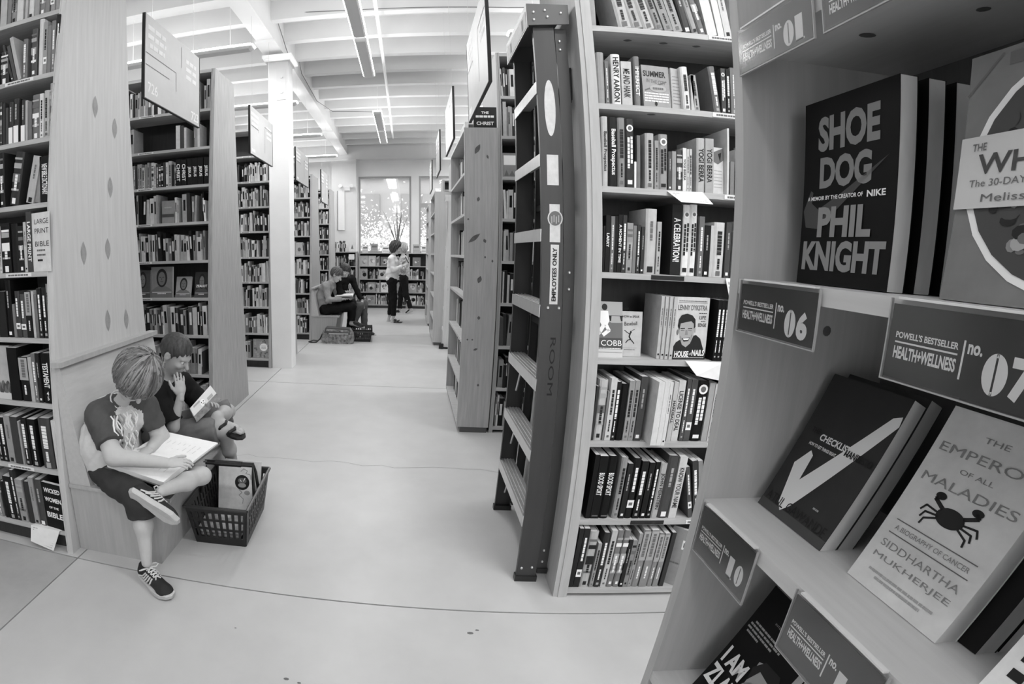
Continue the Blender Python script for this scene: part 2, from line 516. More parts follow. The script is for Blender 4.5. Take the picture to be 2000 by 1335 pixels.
BOOKS_R = [
 (2.49, [
  (0.807, 0.836, 0.24, 0.0, 150, None),
  (0.938, 0.998, 0.24, -0.044, 165, '|'),
  (0.998, 1.054, 0.24, -0.066, 160, '|'),
  (1.054, 1.107, 0.24, -0.067, 165, '|'),
  (1.107, 1.149, 0.24, -0.074, 135, '|'),
  (1.149, 1.191, 0.24, -0.072, 135, '|'),
  (1.191, 1.236, 0.24, -0.067, 150, '|'),
  (1.24, 1.277, 0.24, -0.05, 75, '.'),
  (1.281, 1.312, 0.24, -0.064, 150, '.'),
  (1.314, 1.348, 0.24, -0.068, 110, 'B'),
  (1.352, 1.4, 0.24, -0.043, 195, None),
  (1.404, 1.436, 0.24, -0.036, 190, None),
  (1.438, 1.473, 0.24, -0.035, 185, '.'),
 ]),
 (2.14, [
  (0.815, 0.85, 0.224, 0.0, 150, None),
  (0.851, 0.867, 0.188, 0.0, 110, '|'),
  (0.881, 0.921, 0.22, 0.0, 215, 'HENRY AARON'),
  (0.923, 0.969, 0.191, 0.0, 175, 'ME AND HANK'),
  (0.981, 1.008, 0.217, 0.0, 125, 'IMPERFECT'),
  (1.206, 1.24, 0.189, -0.012, 200, '|'),
  (1.24, 1.255, 0.157, 0.0, 180, None),
  (1.255, 1.281, 0.155, -0.017, 155, '|'),
  (1.352, 1.385, 0.203, -0.026, 105, '|'),
  (1.386, 1.408, 0.199, 0.0, 85, 'O'),
  (1.411, 1.431, 0.198, 0.0, 50, '|'),
  (1.432, 1.471, 0.206, 0.0, 110, '|'),
  (1.476, 1.493, 0.21, 0.0, 120, None),
 ]),
 (1.79, [
  (0.817, 0.845, 0.29, 0.0, 175, 'Baseball Prospectus'),
  (0.847, 0.885, 0.289, 0.0, 45, 'Baseball Prospectus'),
  (0.887, 0.92, 0.289, 0.0, 130, '|'),
  (0.921, 0.959, 0.287, 0.0, 55, 'O'),
  (0.959, 0.969, 0.109, 0.0, 210, None),
  (0.971, 0.986, 0.219, 0.0, 105, None),
  (1.009, 1.049, 0.232, 0.0, 165, '|'),
  (1.051, 1.069, 0.203, 0.0, 140, '|'),
  (1.071, 1.111, 0.232, 0.0, 150, 'O'),
  (1.113, 1.129, 0.162, 0.0, 90, '.'),
  (1.13, 1.149, 0.164, 0.0, 140, None),
  (1.15, 1.179, 0.173, 0.0, 80, 'B'),
  (1.18, 1.197, 0.181, 0.0, 205, 'YOGI BERRA'),
  (1.198, 1.21, 0.178, 0.0, 175, '|'),
  (1.211, 1.223, 0.179, 0.0, 175, '|'),
  (1.247, 1.286, 0.229, 0.0, 165, 'YOGI BERRA'),
  (1.286, 1.326, 0.23, 0.0, 160, 'YOGI BERRA'),
  (1.391, 1.401, 0.281, 0.0, 190, None),
  (1.407, 1.426, 0.141, 0.0, 115, None),
  (1.451, 1.47, 0.201, 0.0, 195, None),
 ]),
 (1.44, [
  (0.817, 0.826, 0.187, 0.0, 35, None),
  (0.827, 0.847, 0.231, 0.0, 40, 'LARRY'),
  (0.849, 0.866, 0.227, 0.0, 105, '|'),
  (0.866, 0.88, 0.229, 0.0, 35, None),
  (0.881, 0.9, 0.235, 0.0, 40, 'A MOMENT IN TIME'),
  (0.901, 0.919, 0.234, 0.0, 55, '|'),
  (0.92, 0.947, 0.204, 0.0, 140, 'B'),
  (0.948, 0.963, 0.194, 0.0, 125, None),
  (0.965, 0.981, 0.198, 0.0, 55, '|'),
  (0.984, 0.999, 0.191, 0.0, 65, '.'),
  (1.003, 1.053, 0.266, 0.0, 180, '.'),
  (1.055, 1.074, 0.215, 0.0, 165, '|'),
  (1.12, 1.169, 0.29, 0.0, 50, 'A CELEBRATION!'),
  (1.169, 1.205, 0.292, 0.0, 212, 'O'),
  (1.205, 1.238, 0.295, 0.0, 212, 'O'),
  (1.248, 1.273, 0.248, 0.0, 105, '|'),
  (1.275, 1.302, 0.213, 0.0, 38, '.'),
  (1.304, 1.319, 0.214, 0.0, 180, None),
  (1.322, 1.373, 0.229, 0.0, 190, '|'),
  (1.378, 1.404, 0.232, 0.0, 85, '.'),
  (1.405, 1.422, 0.192, 0.0, 55, None),
  (1.423, 1.432, 0.194, 0.0, 180, None),
  (1.433, 1.456, 0.239, 0.0, 150, None),
 ]),
 (1.09, [
 ]),
 (0.74, [
  (0.815, 0.828, 0.236, 0.0, 60, None),
  (0.828, 0.865, 0.263, 0.0, 175, 'B'),
  (0.867, 0.876, 0.215, 0.0, 115, None),
  (0.877, 0.904, 0.27, 0.0, 190, '|'),
  (0.904, 0.924, 0.256, 0.0, 40, '|'),
  (0.927, 0.959, 0.248, 0.0, 22, None),
  (0.96, 0.985, 0.262, 0.0, 150, '|'),
  (0.986, 1.008, 0.263, 0.0, 150, '|'),
  (1.011, 1.043, 0.281, 0.0, 85, '.'),
  (1.064, 1.092, 0.272, 0.0, 205, None),
  (1.092, 1.115, 0.273, 0.0, 205, None),
  (1.115, 1.131, 0.272, 0.0, 205, '.'),
  (1.138, 1.166, 0.264, 0.0, 105, '|'),
  (1.166, 1.187, 0.259, 0.0, 180, 'HARDBALL'),
  (1.188, 1.22, 0.267, 0.0, 188, 'LICENSE TO DEAL'),
  (1.227, 1.247, 0.277, 0.0, 95, '|'),
  (1.248, 1.277, 0.273, 0.0, 100, 'L'),
  (1.279, 1.334, 0.269, 0.0, 25, 'O'),
  (1.336, 1.363, 0.259, 0.0, 155, None),
  (1.365, 1.385, 0.256, 0.0, 185, '|'),
  (1.388, 1.421, 0.285, 0.0, 28, '|'),
 ]),
 (0.385, [
  (0.839, 0.861, 0.301, 0.0, 22, None),
  (0.862, 0.901, 0.295, 0.0, 18, 'BLOOD SPORT'),
  (0.904, 0.944, 0.295, 0.0, 18, 'BLOOD SPORT'),
  (0.963, 0.993, 0.289, 0.0, 150, '|'),
  (0.996, 1.02, 0.262, 0.0, 42, '.'),
  (1.021, 1.056, 0.286, 0.0, 38, 'L'),
  (1.06, 1.091, 0.273, 0.0, 38, '|'),
  (1.096, 1.122, 0.267, 0.0, 33, '.'),
  (1.125, 1.148, 0.27, 0.0, 30, '|'),
  (1.15, 1.183, 0.262, 0.0, 165, 'JOHN FEINSTEIN'),
  (1.184, 1.233, 0.298, 0.0, 85, '.'),
  (1.236, 1.273, 0.293, 0.0, 190, 'KNOW YOUR NAME'),
  (1.337, 1.358, 0.253, -0.069, 95, 'L'),
  (1.362, 1.389, 0.28, -0.066, 75, '|'),
  (1.391, 1.414, 0.28, -0.066, 130, None),
 ]),
 (0.04, [
  (0.816, 0.837, 0.309, 0.0, 42, None),
  (0.838, 0.866, 0.309, 0.0, 42, 'L'),
  (0.869, 0.909, 0.293, 0.0, 170, 'B'),
  (0.916, 0.933, 0.234, 0.0, 150, '|'),
  (0.936, 0.967, 0.287, 0.0, 55, '|'),
  (0.969, 0.995, 0.299, 0.0, 180, '|'),
  (0.998, 1.028, 0.299, 0.0, 120, 'B'),
  (1.03, 1.06, 0.299, 0.0, 120, 'B'),
  (1.061, 1.078, 0.253, 0.0, 45, '.'),
  (1.079, 1.101, 0.249, 0.0, 130, 'B'),
  (1.102, 1.119, 0.283, 0.0, 145, '|'),
  (1.122, 1.157, 0.3, 0.0, 130, 'H'),
  (1.159, 1.196, 0.3, 0.0, 130, 'H'),
  (1.199, 1.227, 0.283, 0.0, 130, 'H'),
  (1.228, 1.254, 0.282, 0.0, 130, 'H'),
  (1.262, 1.284, 0.286, 0.0, 55, None),
 ]),
]
BOOKS_L = [
 (2.79, [
  (-2.074, -2.027, 0.24, 0.0, 170, None),
  (-2.021, -1.996, 0.24, 0.0, 120, None),
  (-1.995, -1.954, 0.24, 0.0, 130, 'B'),
  (-1.953, -1.912, 0.24, 0.0, 190, None),
  (-1.898, -1.881, 0.24, 0.0, 170, None),
  (-1.877, -1.841, 0.24, 0.0, 190, '.'),
  (-1.833, -1.802, 0.24, 0.0, 150, None),
  (-1.8, -1.76, 0.24, 0.0, 125, 'B'),
  (-1.759, -1.734, 0.24, 0.0, 120, None),
  (-1.731, -1.702, 0.24, 0.0, 150, 'L'),
  (-1.7, -1.668, 0.24, 0.0, 140, None),
 ]),
 (2.45, [
  (-2.032, -1.975, 0.18, 0.0, 65, 'B'),
  (-1.95, -1.934, 0.228, -0.078, 75, '.'),
  (-1.932, -1.91, 0.211, -0.061, 95, None),
  (-1.907, -1.882, 0.254, -0.069, 165, None),
  (-1.88, -1.849, 0.217, 0.0, 105, '|'),
  (-1.823, -1.784, 0.259, 0.0, 95, 'B'),
  (-1.775, -1.744, 0.302, 0.0, 190, None),
  (-1.742, -1.717, 0.28, 0.0, 140, 'L'),
  (-1.715, -1.692, 0.253, 0.0, 115, None),
  (-1.69, -1.666, 0.274, 0.0, 120, '|'),
  (-1.661, -1.64, 0.301, 0.0, 45, '|'),
 ]),
 (2.11, [
  (-2.002, -1.988, 0.232, 0.0, 75, 'B'),
  (-1.986, -1.966, 0.223, 0.0, 55, None),
  (-1.963, -1.944, 0.195, 0.0, 80, None),
  (-1.943, -1.913, 0.221, 0.0, 55, 'H2'),
  (-1.91, -1.874, 0.232, 0.0, 55, 'H2'),
  (-1.872, -1.861, 0.225, 0.0, 40, None),
  (-1.859, -1.83, 0.217, 0.0, 70, 'H2'),
  (-1.828, -1.813, 0.21, 0.0, 170, None),
  (-1.81, -1.786, 0.2, 0.0, 105, None),
  (-1.784, -1.735, 0.229, 0.0, 112, 'B'),
  (-1.734, -1.711, 0.228, 0.0, 205, '|'),
  (-1.71, -1.676, 0.239, 0.0, 165, '|'),
  (-1.674, -1.644, 0.27, 0.0, 160, 'B'),
 ]),
 (1.785, [
  (-1.987, -1.955, 0.282, 0.0, 45, 'B'),
  (-1.924, -1.864, 0.27, 0.054, 55, 'B'),
  (-1.809, -1.76, 0.235, 0.059, 168, '.'),
  (-1.758, -1.718, 0.224, 0.052, 130, None),
  (-1.715, -1.654, 0.227, 0.0, 35, 'NEW BIBLE DICTIONARY'),
 ]),
 (1.45, [
  (-1.985, -1.967, 0.239, 0.0, 190, '|'),
  (-1.964, -1.902, 0.253, 0.0, 40, 'B'),
  (-1.898, -1.853, 0.245, 0.0, 35, None),
  (-1.848, -1.812, 0.23, 0.0, 42, 'B'),
  (-1.811, -1.792, 0.247, 0.0, 180, '.'),
  (-1.791, -1.757, 0.296, 0.0, 85, 'LARGE PRINT'),
 ]),
 (1.125, [
  (-2.0, -1.942, 0.234, 0.0, 45, None),
  (-1.938, -1.902, 0.291, 0.0, 28, '.'),
  (-1.895, -1.878, 0.169, 0.0, 120, None),
  (-1.877, -1.845, 0.233, 0.0, 75, 'L'),
  (-1.843, -1.807, 0.217, 0.0, 95, 'L'),
  (-1.806, -1.767, 0.232, 0.0, 35, 'H'),
  (-1.763, -1.748, 0.231, 0.0, 180, None),
  (-1.746, -1.728, 0.215, 0.0, 105, None),
  (-1.726, -1.701, 0.246, 0.0, 45, '|'),
  (-1.7, -1.666, 0.248, 0.0, 45, '|'),
  (-1.665, -1.654, 0.264, 0.0, 130, '|'),
 ]),
 (0.8, [
  (-1.941, -1.872, 0.276, 0.0, 22, None),
  (-1.867, -1.805, 0.231, 0.0, 35, 'H'),
  (-1.802, -1.778, 0.23, 0.0, 165, None),
  (-1.778, -1.752, 0.252, 0.0, 105, '|'),
  (-1.751, -1.728, 0.253, 0.0, 45, '.'),
  (-1.724, -1.657, 0.255, 0.0, 20, 'TESTAMENT'),
 ]),
 (0.455, [
  (-2.069, -2.043, 0.248, 0.0, 40, '|'),
  (-2.04, -2.005, 0.251, 0.0, 40, '|'),
  (-2.0, -1.956, 0.264, 0.0, 150, '.'),
  (-1.952, -1.903, 0.262, 0.0, 75, None),
  (-1.902, -1.889, 0.241, 0.0, 140, None),
  (-1.883, -1.846, 0.262, 0.0, 38, '|'),
  (-1.834, -1.782, 0.26, 0.0, 28, '|'),
  (-1.763, -1.688, 0.273, 0.0, 85, '|'),
  (-1.674, -1.645, 0.266, 0.0, 190, None),
 ]),
 (0.12, [
  (-2.135, -2.097, 0.144, 0.0, 120, '|'),
  (-2.091, -2.057, 0.221, 0.0, 32, None),
  (-2.054, -1.998, 0.259, 0.0, 32, '|'),
  (-1.995, -1.97, 0.303, 0.0, 60, '|'),
  (-1.966, -1.916, 0.252, 0.0, 150, 'B'),
  (-1.912, -1.87, 0.248, 0.0, 60, None),
  (-1.867, -1.835, 0.278, 0.0, 150, '.'),
  (-1.832, -1.786, 0.272, 0.0, 85, '.'),
 ]),
]
# ---------------------------------------------------------------- books
ORD = ['first', 'second', 'third', 'fourth', 'fifth', 'sixth', 'seventh', 'eighth', 'ninth', 'tenth', '11th', '12th', '13th', '14th', '15th', '16th', '17th', '18th', '19th', '20th', '21st', '22nd', '23rd', '24th', '25th', '26th', '27th', '28th', '29th', '30th', '31st', '32nd', '33rd', '34th', '35th', '36th']


def tone_word(t):
    return 'black' if t < 36 else 'dark' if t < 80 else 'grey' if t < 128 else 'light grey' if t < 172 else 'pale' if t < 200 else 'white'


def u_cover(mb, w, h, d, t=.0022, rnd=False, m=0):
    """boards and spine: a U in plan, spine at y=0, raised to height h"""
    if rnd:
        out = [(0, d), (0, .007), (w * .18, .0018), (w * .5, 0), (w * .82, .0018), (w, .007), (w, d)]
        inn = [(t, d), (t, .009), (w * .24, .005), (w * .5, .0035), (w * .76, .005), (w - t, .009), (w - t, d)]
    else:
        out = [(0, d), (0, 0), (w, 0), (w, d)]
        inn = [(t, d), (t, t), (w - t, t), (w - t, d)]
    n = len(out)
    vs = [(x, y, 0) for x, y in out] + [(x, y, 0) for x, y in inn] + [(x, y, h) for x, y in out] + [(x, y, h) for x, y in inn]
    fs = []
    for i in range(n - 1):
        fs += [(i, i + 1, 2 * n + i + 1, 2 * n + i), (n + i + 1, n + i, 3 * n + i, 3 * n + i + 1), (2 * n + i, 2 * n + i + 1, 3 * n + i + 1, 3 * n + i), (i + 1, i, n + i, n + i + 1)]
    fs += [(0, 2 * n, 3 * n, n), (n - 1, 2 * n - 1, 4 * n - 1, 3 * n - 1)]
    mb.add(vs, fs, m)


PRINT = [INKD, INKW, INKG, INKM]


def spine_print(w, h, tone, txt, rnd):
    """printing on the spine; local x across the spine, z up"""
    mb = MB()
    dark = tone < 128
    A = 1 if dark else 0
    B = 2 if dark else 3
    y = -.0007
    X, Z = (1, 0, 0), (0, 0, 1)
    c = w / 2
    if txt is None:
        return None
    if len(txt) > 2:
        lh = min(w * .64, .034)
        hh = {'A CELEBRATION!': .62, 'HENRY AARON': .88, 'BLOOD SPORT': .36, 'TESTAMENT': .5, 'LARRY': .3, 'YOGI BERRA': .62, 'LARGE PRINT': .74}.get(txt, .66)
        L = min(h * hh, lh * text2d(txt, .02)[2] * 1.15)
        if txt == 'HENRY AARON':
            A = 0
        put_text(mb, txt, (c, y, h * (.5 if hh > .6 else .56)), (0, 0, -1), (1, 0, 0), lh, L, A, .02)
        if txt == 'TESTAMENT':
            put_text(mb, '4', (c, y, h * .2), X, Z, .02, None, 1, .02)
            put_text(mb, '5', (c, y, h * .1), X, Z, .02, None, 1, .02)
        if txt == 'BLOOD SPORT':
            rect(mb, (c, y, h * .045), X, Z, w * .7, .006, 3)
        return mb
    r = random.Random(int(w * 1e5) + int(h * 1e5) + tone)
    k = txt[0]
    if k == '|':
        bars(mb, (c, y, h * .62), (0, 0, -1), X, h * r.uniform(.38, .52), w * r.uniform(.3, .5), A, r.randint(5, 9), r)
        bars(mb, (c, y, h * .24), (0, 0, -1), X, h * .2, w * .22, A, 4, r)
        rect(mb, (c, y, h * .07), X, Z, w * .4, w * .4, B)
    elif k == 'B':
        for zz, hh_ in ((.86, .05), (.74, .1), (.52, .16), (.3, .05)):
            rect(mb, (c, y, h * (zz + r.uniform(-.02, .02))), X, Z, w * .86, h * hh_ * r.uniform(.6, 1.1), r.choice([A, B, 2, 3]))
        bars(mb, (c, y * 1.5, h * .42), (0, 0, -1), X, h * .3, w * .3, A, 5, r)
        rect(mb, (c, y, h * .08), X, Z, w * .4, w * .5, A)
    elif k == 'L':
        rect(mb, (c, y, h * .25), X, Z, w * .9, h * .13, 1)
        bars(mb, (c, y, h * .65), (0, 0, -1), X, h * .4, w * .35, A, 6, r)
        rect(mb, (c, y * 1.4, h * .25), X, Z, w * .5, h * .05, 3)
    elif k == 'O':
        mb.disc((c, y, h * .86), X, Z, w * .4, 14, 1)
        mb.disc((c, y * 1.5, h * .86), X, Z, w * .24, 12, 3)
        bars(mb, (c - w * .16, y, h * .5), (0, 0, -1), X, h * .45, w * .26, A, 6, r)
        bars(mb, (c + w * .2, y, h * .54), (0, 0, -1), X, h * .4, w * .24, A, 6, r)
        rect(mb, (c, y, h * .08), X, Z, w * .55, h * .06, A)
    elif k == 'H':
        if txt == 'H2':
            rect(mb, (c, y, h * .2), X, Z, w * .94, h * .38, 1)
            bars(mb, (c, y, h * .7), (0, 0, -1), X, h * .35, w * .3, 2, 5, r)
        else:
            rect(mb, (c, y, h * .73), X, Z, w * .94, h * .5, 2)
            bars(mb, (c, y * 1.5, h * .74), (0, 0, -1), X, h * .4, w * .4, 3, 6, r)
            bars(mb, (c, y, h * .26), (0, 0, -1), X, h * .22, w * .2, 1, 4, r)
    elif k == '.':
        rect(mb, (c, y, h * .07), X, Z, w * .5, w * .5, A)
        bars(mb, (c, y, h * .66), (0, 0, -1), X, h * .3, w * .24, B, 4, r)
    return mb


def book_matrix(x0, x1, lean, h, y, z, rz=0):
    a = math.atan2(lean, h)
    if abs(a) < .002:
        return Matrix.Translation((x0, y, z))
    R = Matrix.Rotation(a, 4, 'Y')
    if a < 0:
        return Matrix.Translation((x0, y, z)) @ R
    w = x1 - x0
    return Matrix.Translation((x1, y, z)) @ R @ Matrix.Translation((-w, 0, 0))


def shelf_book(b, y, z, label, group, depth=None):
    x0, x1, h, lean, tone, txt = b
    w = x1 - x0 - .001
    if lean:
        w *= math.cos(math.atan2(lean, h))
    r = random.Random(int(x0 * 1e4) + int(z * 1e3))
    d = depth or min(.235, max(.12, h * r.uniform(.64, .78)))
    rnd = w > .026 and r.random() < .6
    mb = MB()
    u_cover(mb, w, h, d, .0026 if rnd else .001, rnd)
    o = obj('book', mb, cover(tone), None, book_matrix(x0, x1, lean, h, y, z + .0008))
    t = .003 if rnd else .0012
    obj('pages', MB().box(t, w - t, .01 if rnd else .0015, d - (.005 if rnd else .001), .003 if rnd else .0004, h - (.004 if rnd else .0006)), PAGES, o)
    sp = spine_print(w, h, tone, txt, rnd)
    if sp:
        obj('spine_print', sp, PRINT, o)
    return tag(o, label, 'book', group)


def shelve(rows, yf, k, case_phrase, shelf_names, group, skip=()):
    for (z, row), sn in zip(rows, shelf_names):
        for i, b in enumerate(row):
            x0, x1, h, lean, tone, txt = b
            w = x1 - x0
            size = ('thick ' if w > .042 else 'slim ' if w < .019 else '') + ('tall ' if h > .268 else 'short ' if h < .19 else '')
            mark = {'|': ' with lengthwise print', 'B': ' with banded spine', 'L': ' with a white label', 'O': ' with a round mark', 'H': ' with a paler top', 'H2': ' with a white foot'}.get(txt, '')
            yy = yf + k * z + .016
            if txt and len(txt) > 2:
                mark = ' with lettered spine'
            lab = '%s%s book%s, %s from left, %s' % (size, tone_word(tone), mark, ORD[i], sn)
            if tone == 205 and 1.06 < x0 < 1.13 and abs(z - .74) < .01:
                yy -= .055
            shelf_book(b, yy, z, lab, group)


def stand_matrix(x, y, z, rz, k):
    """upright frame: local x to the reader's right, z up, y into the book; leaned back by slope k"""
    return Matrix.Translation((x, y, z + .0008)) @ Matrix.Rotation(rz, 4, 'Z') @ Matrix.Rotation(-math.atan(k), 4, 'X')


def face_book(w, h, t, mat, tone, label, group=None, spine_left=True, hard=False):
    """a book shown cover outwards: spine on the left, front cover at y=0"""
    mb = MB()
    c = .0022 if hard else .0007
    e = .003 if hard else 0
    mb.box(0, w, 0, c, 0, h).box(0, w, t - c, t, 0, h).box(0, c * 1.2, c, t - c, 0, h)
    o = obj('book', mb, cover(tone), None, mat)
    obj('pages', MB().box(c * 1.2, w - e - .0008, c, t - c, e + .0004, h - e - .0004), PAGES, o)
    return tag(o, label, 'book', group)


class Cover:
    """draws on a face-out cover: u to the right 0-1, v down from the top 0-1"""
    def __init__(self, w, h, layer=-.0006):
        self.w, self.h, self.mb, self.y = w, h, MB(), layer

    def p(self, u, v, l=1):
        return (u * self.w, self.y * l, (1 - v) * self.h)

    def text(self, s, u, v, h, w=None, m=1, bold=.02, align=0, l=1, rot=0):
        a = math.radians(rot)
        put_text(self.mb, s, self.p(u, v, l), (math.cos(a), 0, math.sin(a)), (-math.sin(a), 0, math.cos(a)), h * self.h, None if w is None else w * self.w, m, bold, align)

    def bars(self, u, v, w, h, m=1, n=8, l=1):
        bars(self.mb, self.p(u, v, l), (1, 0, 0), (0, 0, 1), w * self.w, h * self.h, m, n, random.Random(int(u * 999 + v * 777)))

    def rect(self, u, v, w, h, m=1, l=1):
        rect(self.mb, self.p(u, v, l), (1, 0, 0), (0, 0, 1), w * self.w, h * self.h, m)

    def poly(self, pts, m=1, l=1):
        self.mb.poly([self.p(u, v, l) for u, v in pts][::-1], m)

    def oval(self, u, v, ru, rv, m=1, l=1, n=24):
        self.mb.disc(self.p(u, v, l), (1, 0, 0), (0, 0, 1), ru * self.w, n, m, rv * self.h)

    def line(self, pts, w, m=1, l=1):
        """a stroke of width w (fraction of the cover width)"""
        q = [Vector((u * self.w, (1 - v) * self.h)) for u, v in pts]
        for a, b in zip(q[:-1], q[1:]):
            d = (b - a).normalized()
            n = Vector((-d.y, d.x)) * w * self.w / 2
            self.mb.poly([(p.x, self.y * l, p.y) for p in (a + n - d * w * .2 * self.w, a - n - d * w * .2 * self.w, b - n + d * w * .2 * self.w, b + n + d * w * .2 * self.w)], m)

    def done(self, parent, mats=None, name='cover_print'):
        return obj(name, self.mb, mats or PRINT + [INK85, INK195, INK140], parent)


INK85 = gmat('charcoal_ink', 70, .55)
INK195 = gmat('pale_grey_ink', 200, .6)
INK140 = gmat('half_grey_ink', 138, .6)

# far books: past the 300 that show largest, one mesh of real books too small to pick apart
FAR = MB()
FAR_TONES = [24, 36, 48, 60, 84, 96, 120, 132, 144, 156, 168, 180, 192, 204, 216]


def far_book(x0, x1, y, z, h, d, ti, lean=0, print_m=None):
    b = len(FAR.v)
    sh = lean
    FAR.hexa([(x0, y, z), (x1, y, z), (x1, y + d, z), (x0, y + d, z), (x0 + sh, y, z + h), (x1 + sh, y, z + h), (x1 + sh, y + d, z + h), (x0 + sh, y + d, z + h)], ti)
    FAR.m[-5] = len(FAR_TONES)              # the top face shows the page block
    if print_m is not None:
        w = x1 - x0
        a, c = .35 + .1 * ((ti * 7) % 5) / 5, .8
        e = .0008
        FAR.add([(x0 + w * .25 + sh * a, y - e, z + h * a), (x1 - w * .25 + sh * a, y - e, z + h * a), (x1 - w * .25 + sh * c, y - e, z + h * c), (x0 + w * .25 + sh * c, y - e, z + h * c)], [(0, 1, 2, 3)], print_m)


def fill(x0, x1, y, z, rnd, hm=.235, light=.45, gap=.06, avoid=()):
    x = x0 + rnd.uniform(0, .01)
    while x < x1 - .012:
        w = rnd.choice((.012, .016, .02, .024, .028, .034, .042))
        if x + w > x1:
            break
        if any(a < x + w and x < b for a, b in avoid):
            x += .02
            continue
        if rnd.random() < gap:
            x += rnd.uniform(.01, .05)
            continue
        h = min(.30, max(.16, rnd.gauss(hm, .022)))
        ti = rnd.randrange(8, 15) if rnd.random() < light else rnd.randrange(0, 8)
        far_book(x, x + w - .001, y + rnd.uniform(0, .02), z, h, rnd.uniform(.13, .2), ti, rnd.choice((0, 0, 0, 0, .012, -.012)), (13 if ti < 7 else 1) if rnd.random() < .7 else None)
        x += w
# ---------------------------------------------------------------- the tall tapered bookcases
def slope_board(mb, x0, x1, yf, k, t, z0, z1, m=0):
    """board lying in the leaning front plane y = yf + k z, thickness t going back"""
    mb.hexa([(x0, yf + k * z0, z0), (x1, yf + k * z0, z0), (x1, yf + k * z0 + t, z0), (x0, yf + k * z0 + t, z0), (x0, yf + k * z1, z1), (x1, yf + k * z1, z1), (x1, yf + k * z1 + t, z1), (x0, yf + k * z1 + t, z1)], m)


def bookcase(label, end_x, bays, yf, yr, zs, top, group, k=.081, kr=-.09, endw=.03, stile=.045, name='bookcase', depth=.29, side=1, wm=None):
    """end_x: outer face of the end panel at the aisle; side=+1 when the case runs to the left of it, -1 when it runs to the right"""
    root = empty(name, (end_x, yf, 0))
    tag(root, label, 'bookcase', group)
    def part(nm, mb, m):
        q = MB()
        q.v = [(x - end_x, y - yf, z) for x, y, z in mb.v]
        q.f, q.m = mb.f, mb.m
        return obj(nm, q, m, root)
    s = side
    wm = wm or W_PANEL
    poly = [(yf, .0), (yf + k * top, top), (yr + kr * top, top), (yr, .0)]
    panel = part('end_panel', MB().prism(poly, 0, *sorted((end_x, end_x - s * endw))), wm)
    xs_ = sorted([b for bay in bays for b in bay])
    far = xs_[0] if s > 0 else xs_[-1]
    part('end_panel', MB().prism(poly, 0, *sorted((far - s * .04, far - s * .01))), wm)
    edges = sorted([end_x - s * endw] + xs_ + [far - s * .01])
    for i in range(0, len(edges), 2):
        a, b = edges[i], edges[i + 1]
        if b - a > .004:
            mb = MB()
            slope_board(mb, a, b, yf - .004, k, .022, .0, top)
            part('stile', mb, wm)
    for a, b in bays:
        for z in zs:
            y = yf + k * z
            part('shelf', MB().box(a - .012, b + .012, y + .002, y + depth, z - .024, z), W_SHELF)
        y = yf + k * top
        part('top_board', MB().box(a - .012, b + .012, y + .002, yr + kr * top, top - .03, top), W_SHELF)
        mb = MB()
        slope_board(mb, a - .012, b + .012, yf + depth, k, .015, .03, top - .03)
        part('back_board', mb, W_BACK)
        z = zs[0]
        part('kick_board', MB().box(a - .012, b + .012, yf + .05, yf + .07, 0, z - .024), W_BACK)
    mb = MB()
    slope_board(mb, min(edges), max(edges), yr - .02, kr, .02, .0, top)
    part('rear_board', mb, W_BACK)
    return root, panel, part


ZL = [.12, .455, .80, 1.125, 1.45, 1.785, 2.11, 2.445, 2.79]
ZR = [.04, .385, .74, 1.09, 1.44, 1.79, 2.14, 2.49, 2.81]
ZK = [.05, .39, .745, 1.10, 1.444, 1.785, 2.123, 2.457, 2.79]
# left rows
LX = -1.62
L1, L1p, L1q = bookcase('tall tapered bookcase with a pale plywood end panel behind the bench and the two boys', LX, [(-2.62, -1.655), (-3.62, -2.665)], 1.89, 2.985, ZL, 3.16, 'tapered bookcases left of the aisle')
L2, L2p, L2q = bookcase('tall tapered bookcase with grained end panel standing before the white column', LX, [(-2.56, -1.655), (-3.56, -2.605)], 3.985, 5.02, ZL, 3.16, 'tapered bookcases left of the aisle', wm=W_GRAIN)
L3, L3p, L3q = bookcase('tall tapered bookcase partly hidden behind the white column', -1.708, [(-2.56, -1.743), (-3.56, -2.605)], 6.29, 7.36, ZL, 3.16, 'tapered bookcases left of the aisle', wm=W_FRAME)
L3q('end_panel', MB().prism([(6.60, 0), (6.60, 3.16), (7.075, 3.16), (7.36, 0)], 0, -1.707, -1.585), W_GRAIN)
L4, L4p, L4q = bookcase('tall tapered bookcase beside the bench where the two adults read', -1.585, [(-2.5, -1.62), (-3.5, -2.545)], 8.50, 9.55, ZL, 2.85, 'tapered bookcases left of the aisle', wm=W_FRAME)
L5, L5p, L5q = bookcase('last tapered bookcase on the left before the window wall', -1.585, [(-2.5, -1.62), (-3.5, -2.545)], 10.68, 11.7, ZL, 2.85, 'tapered bookcases left of the aisle', wm=W_FRAME)
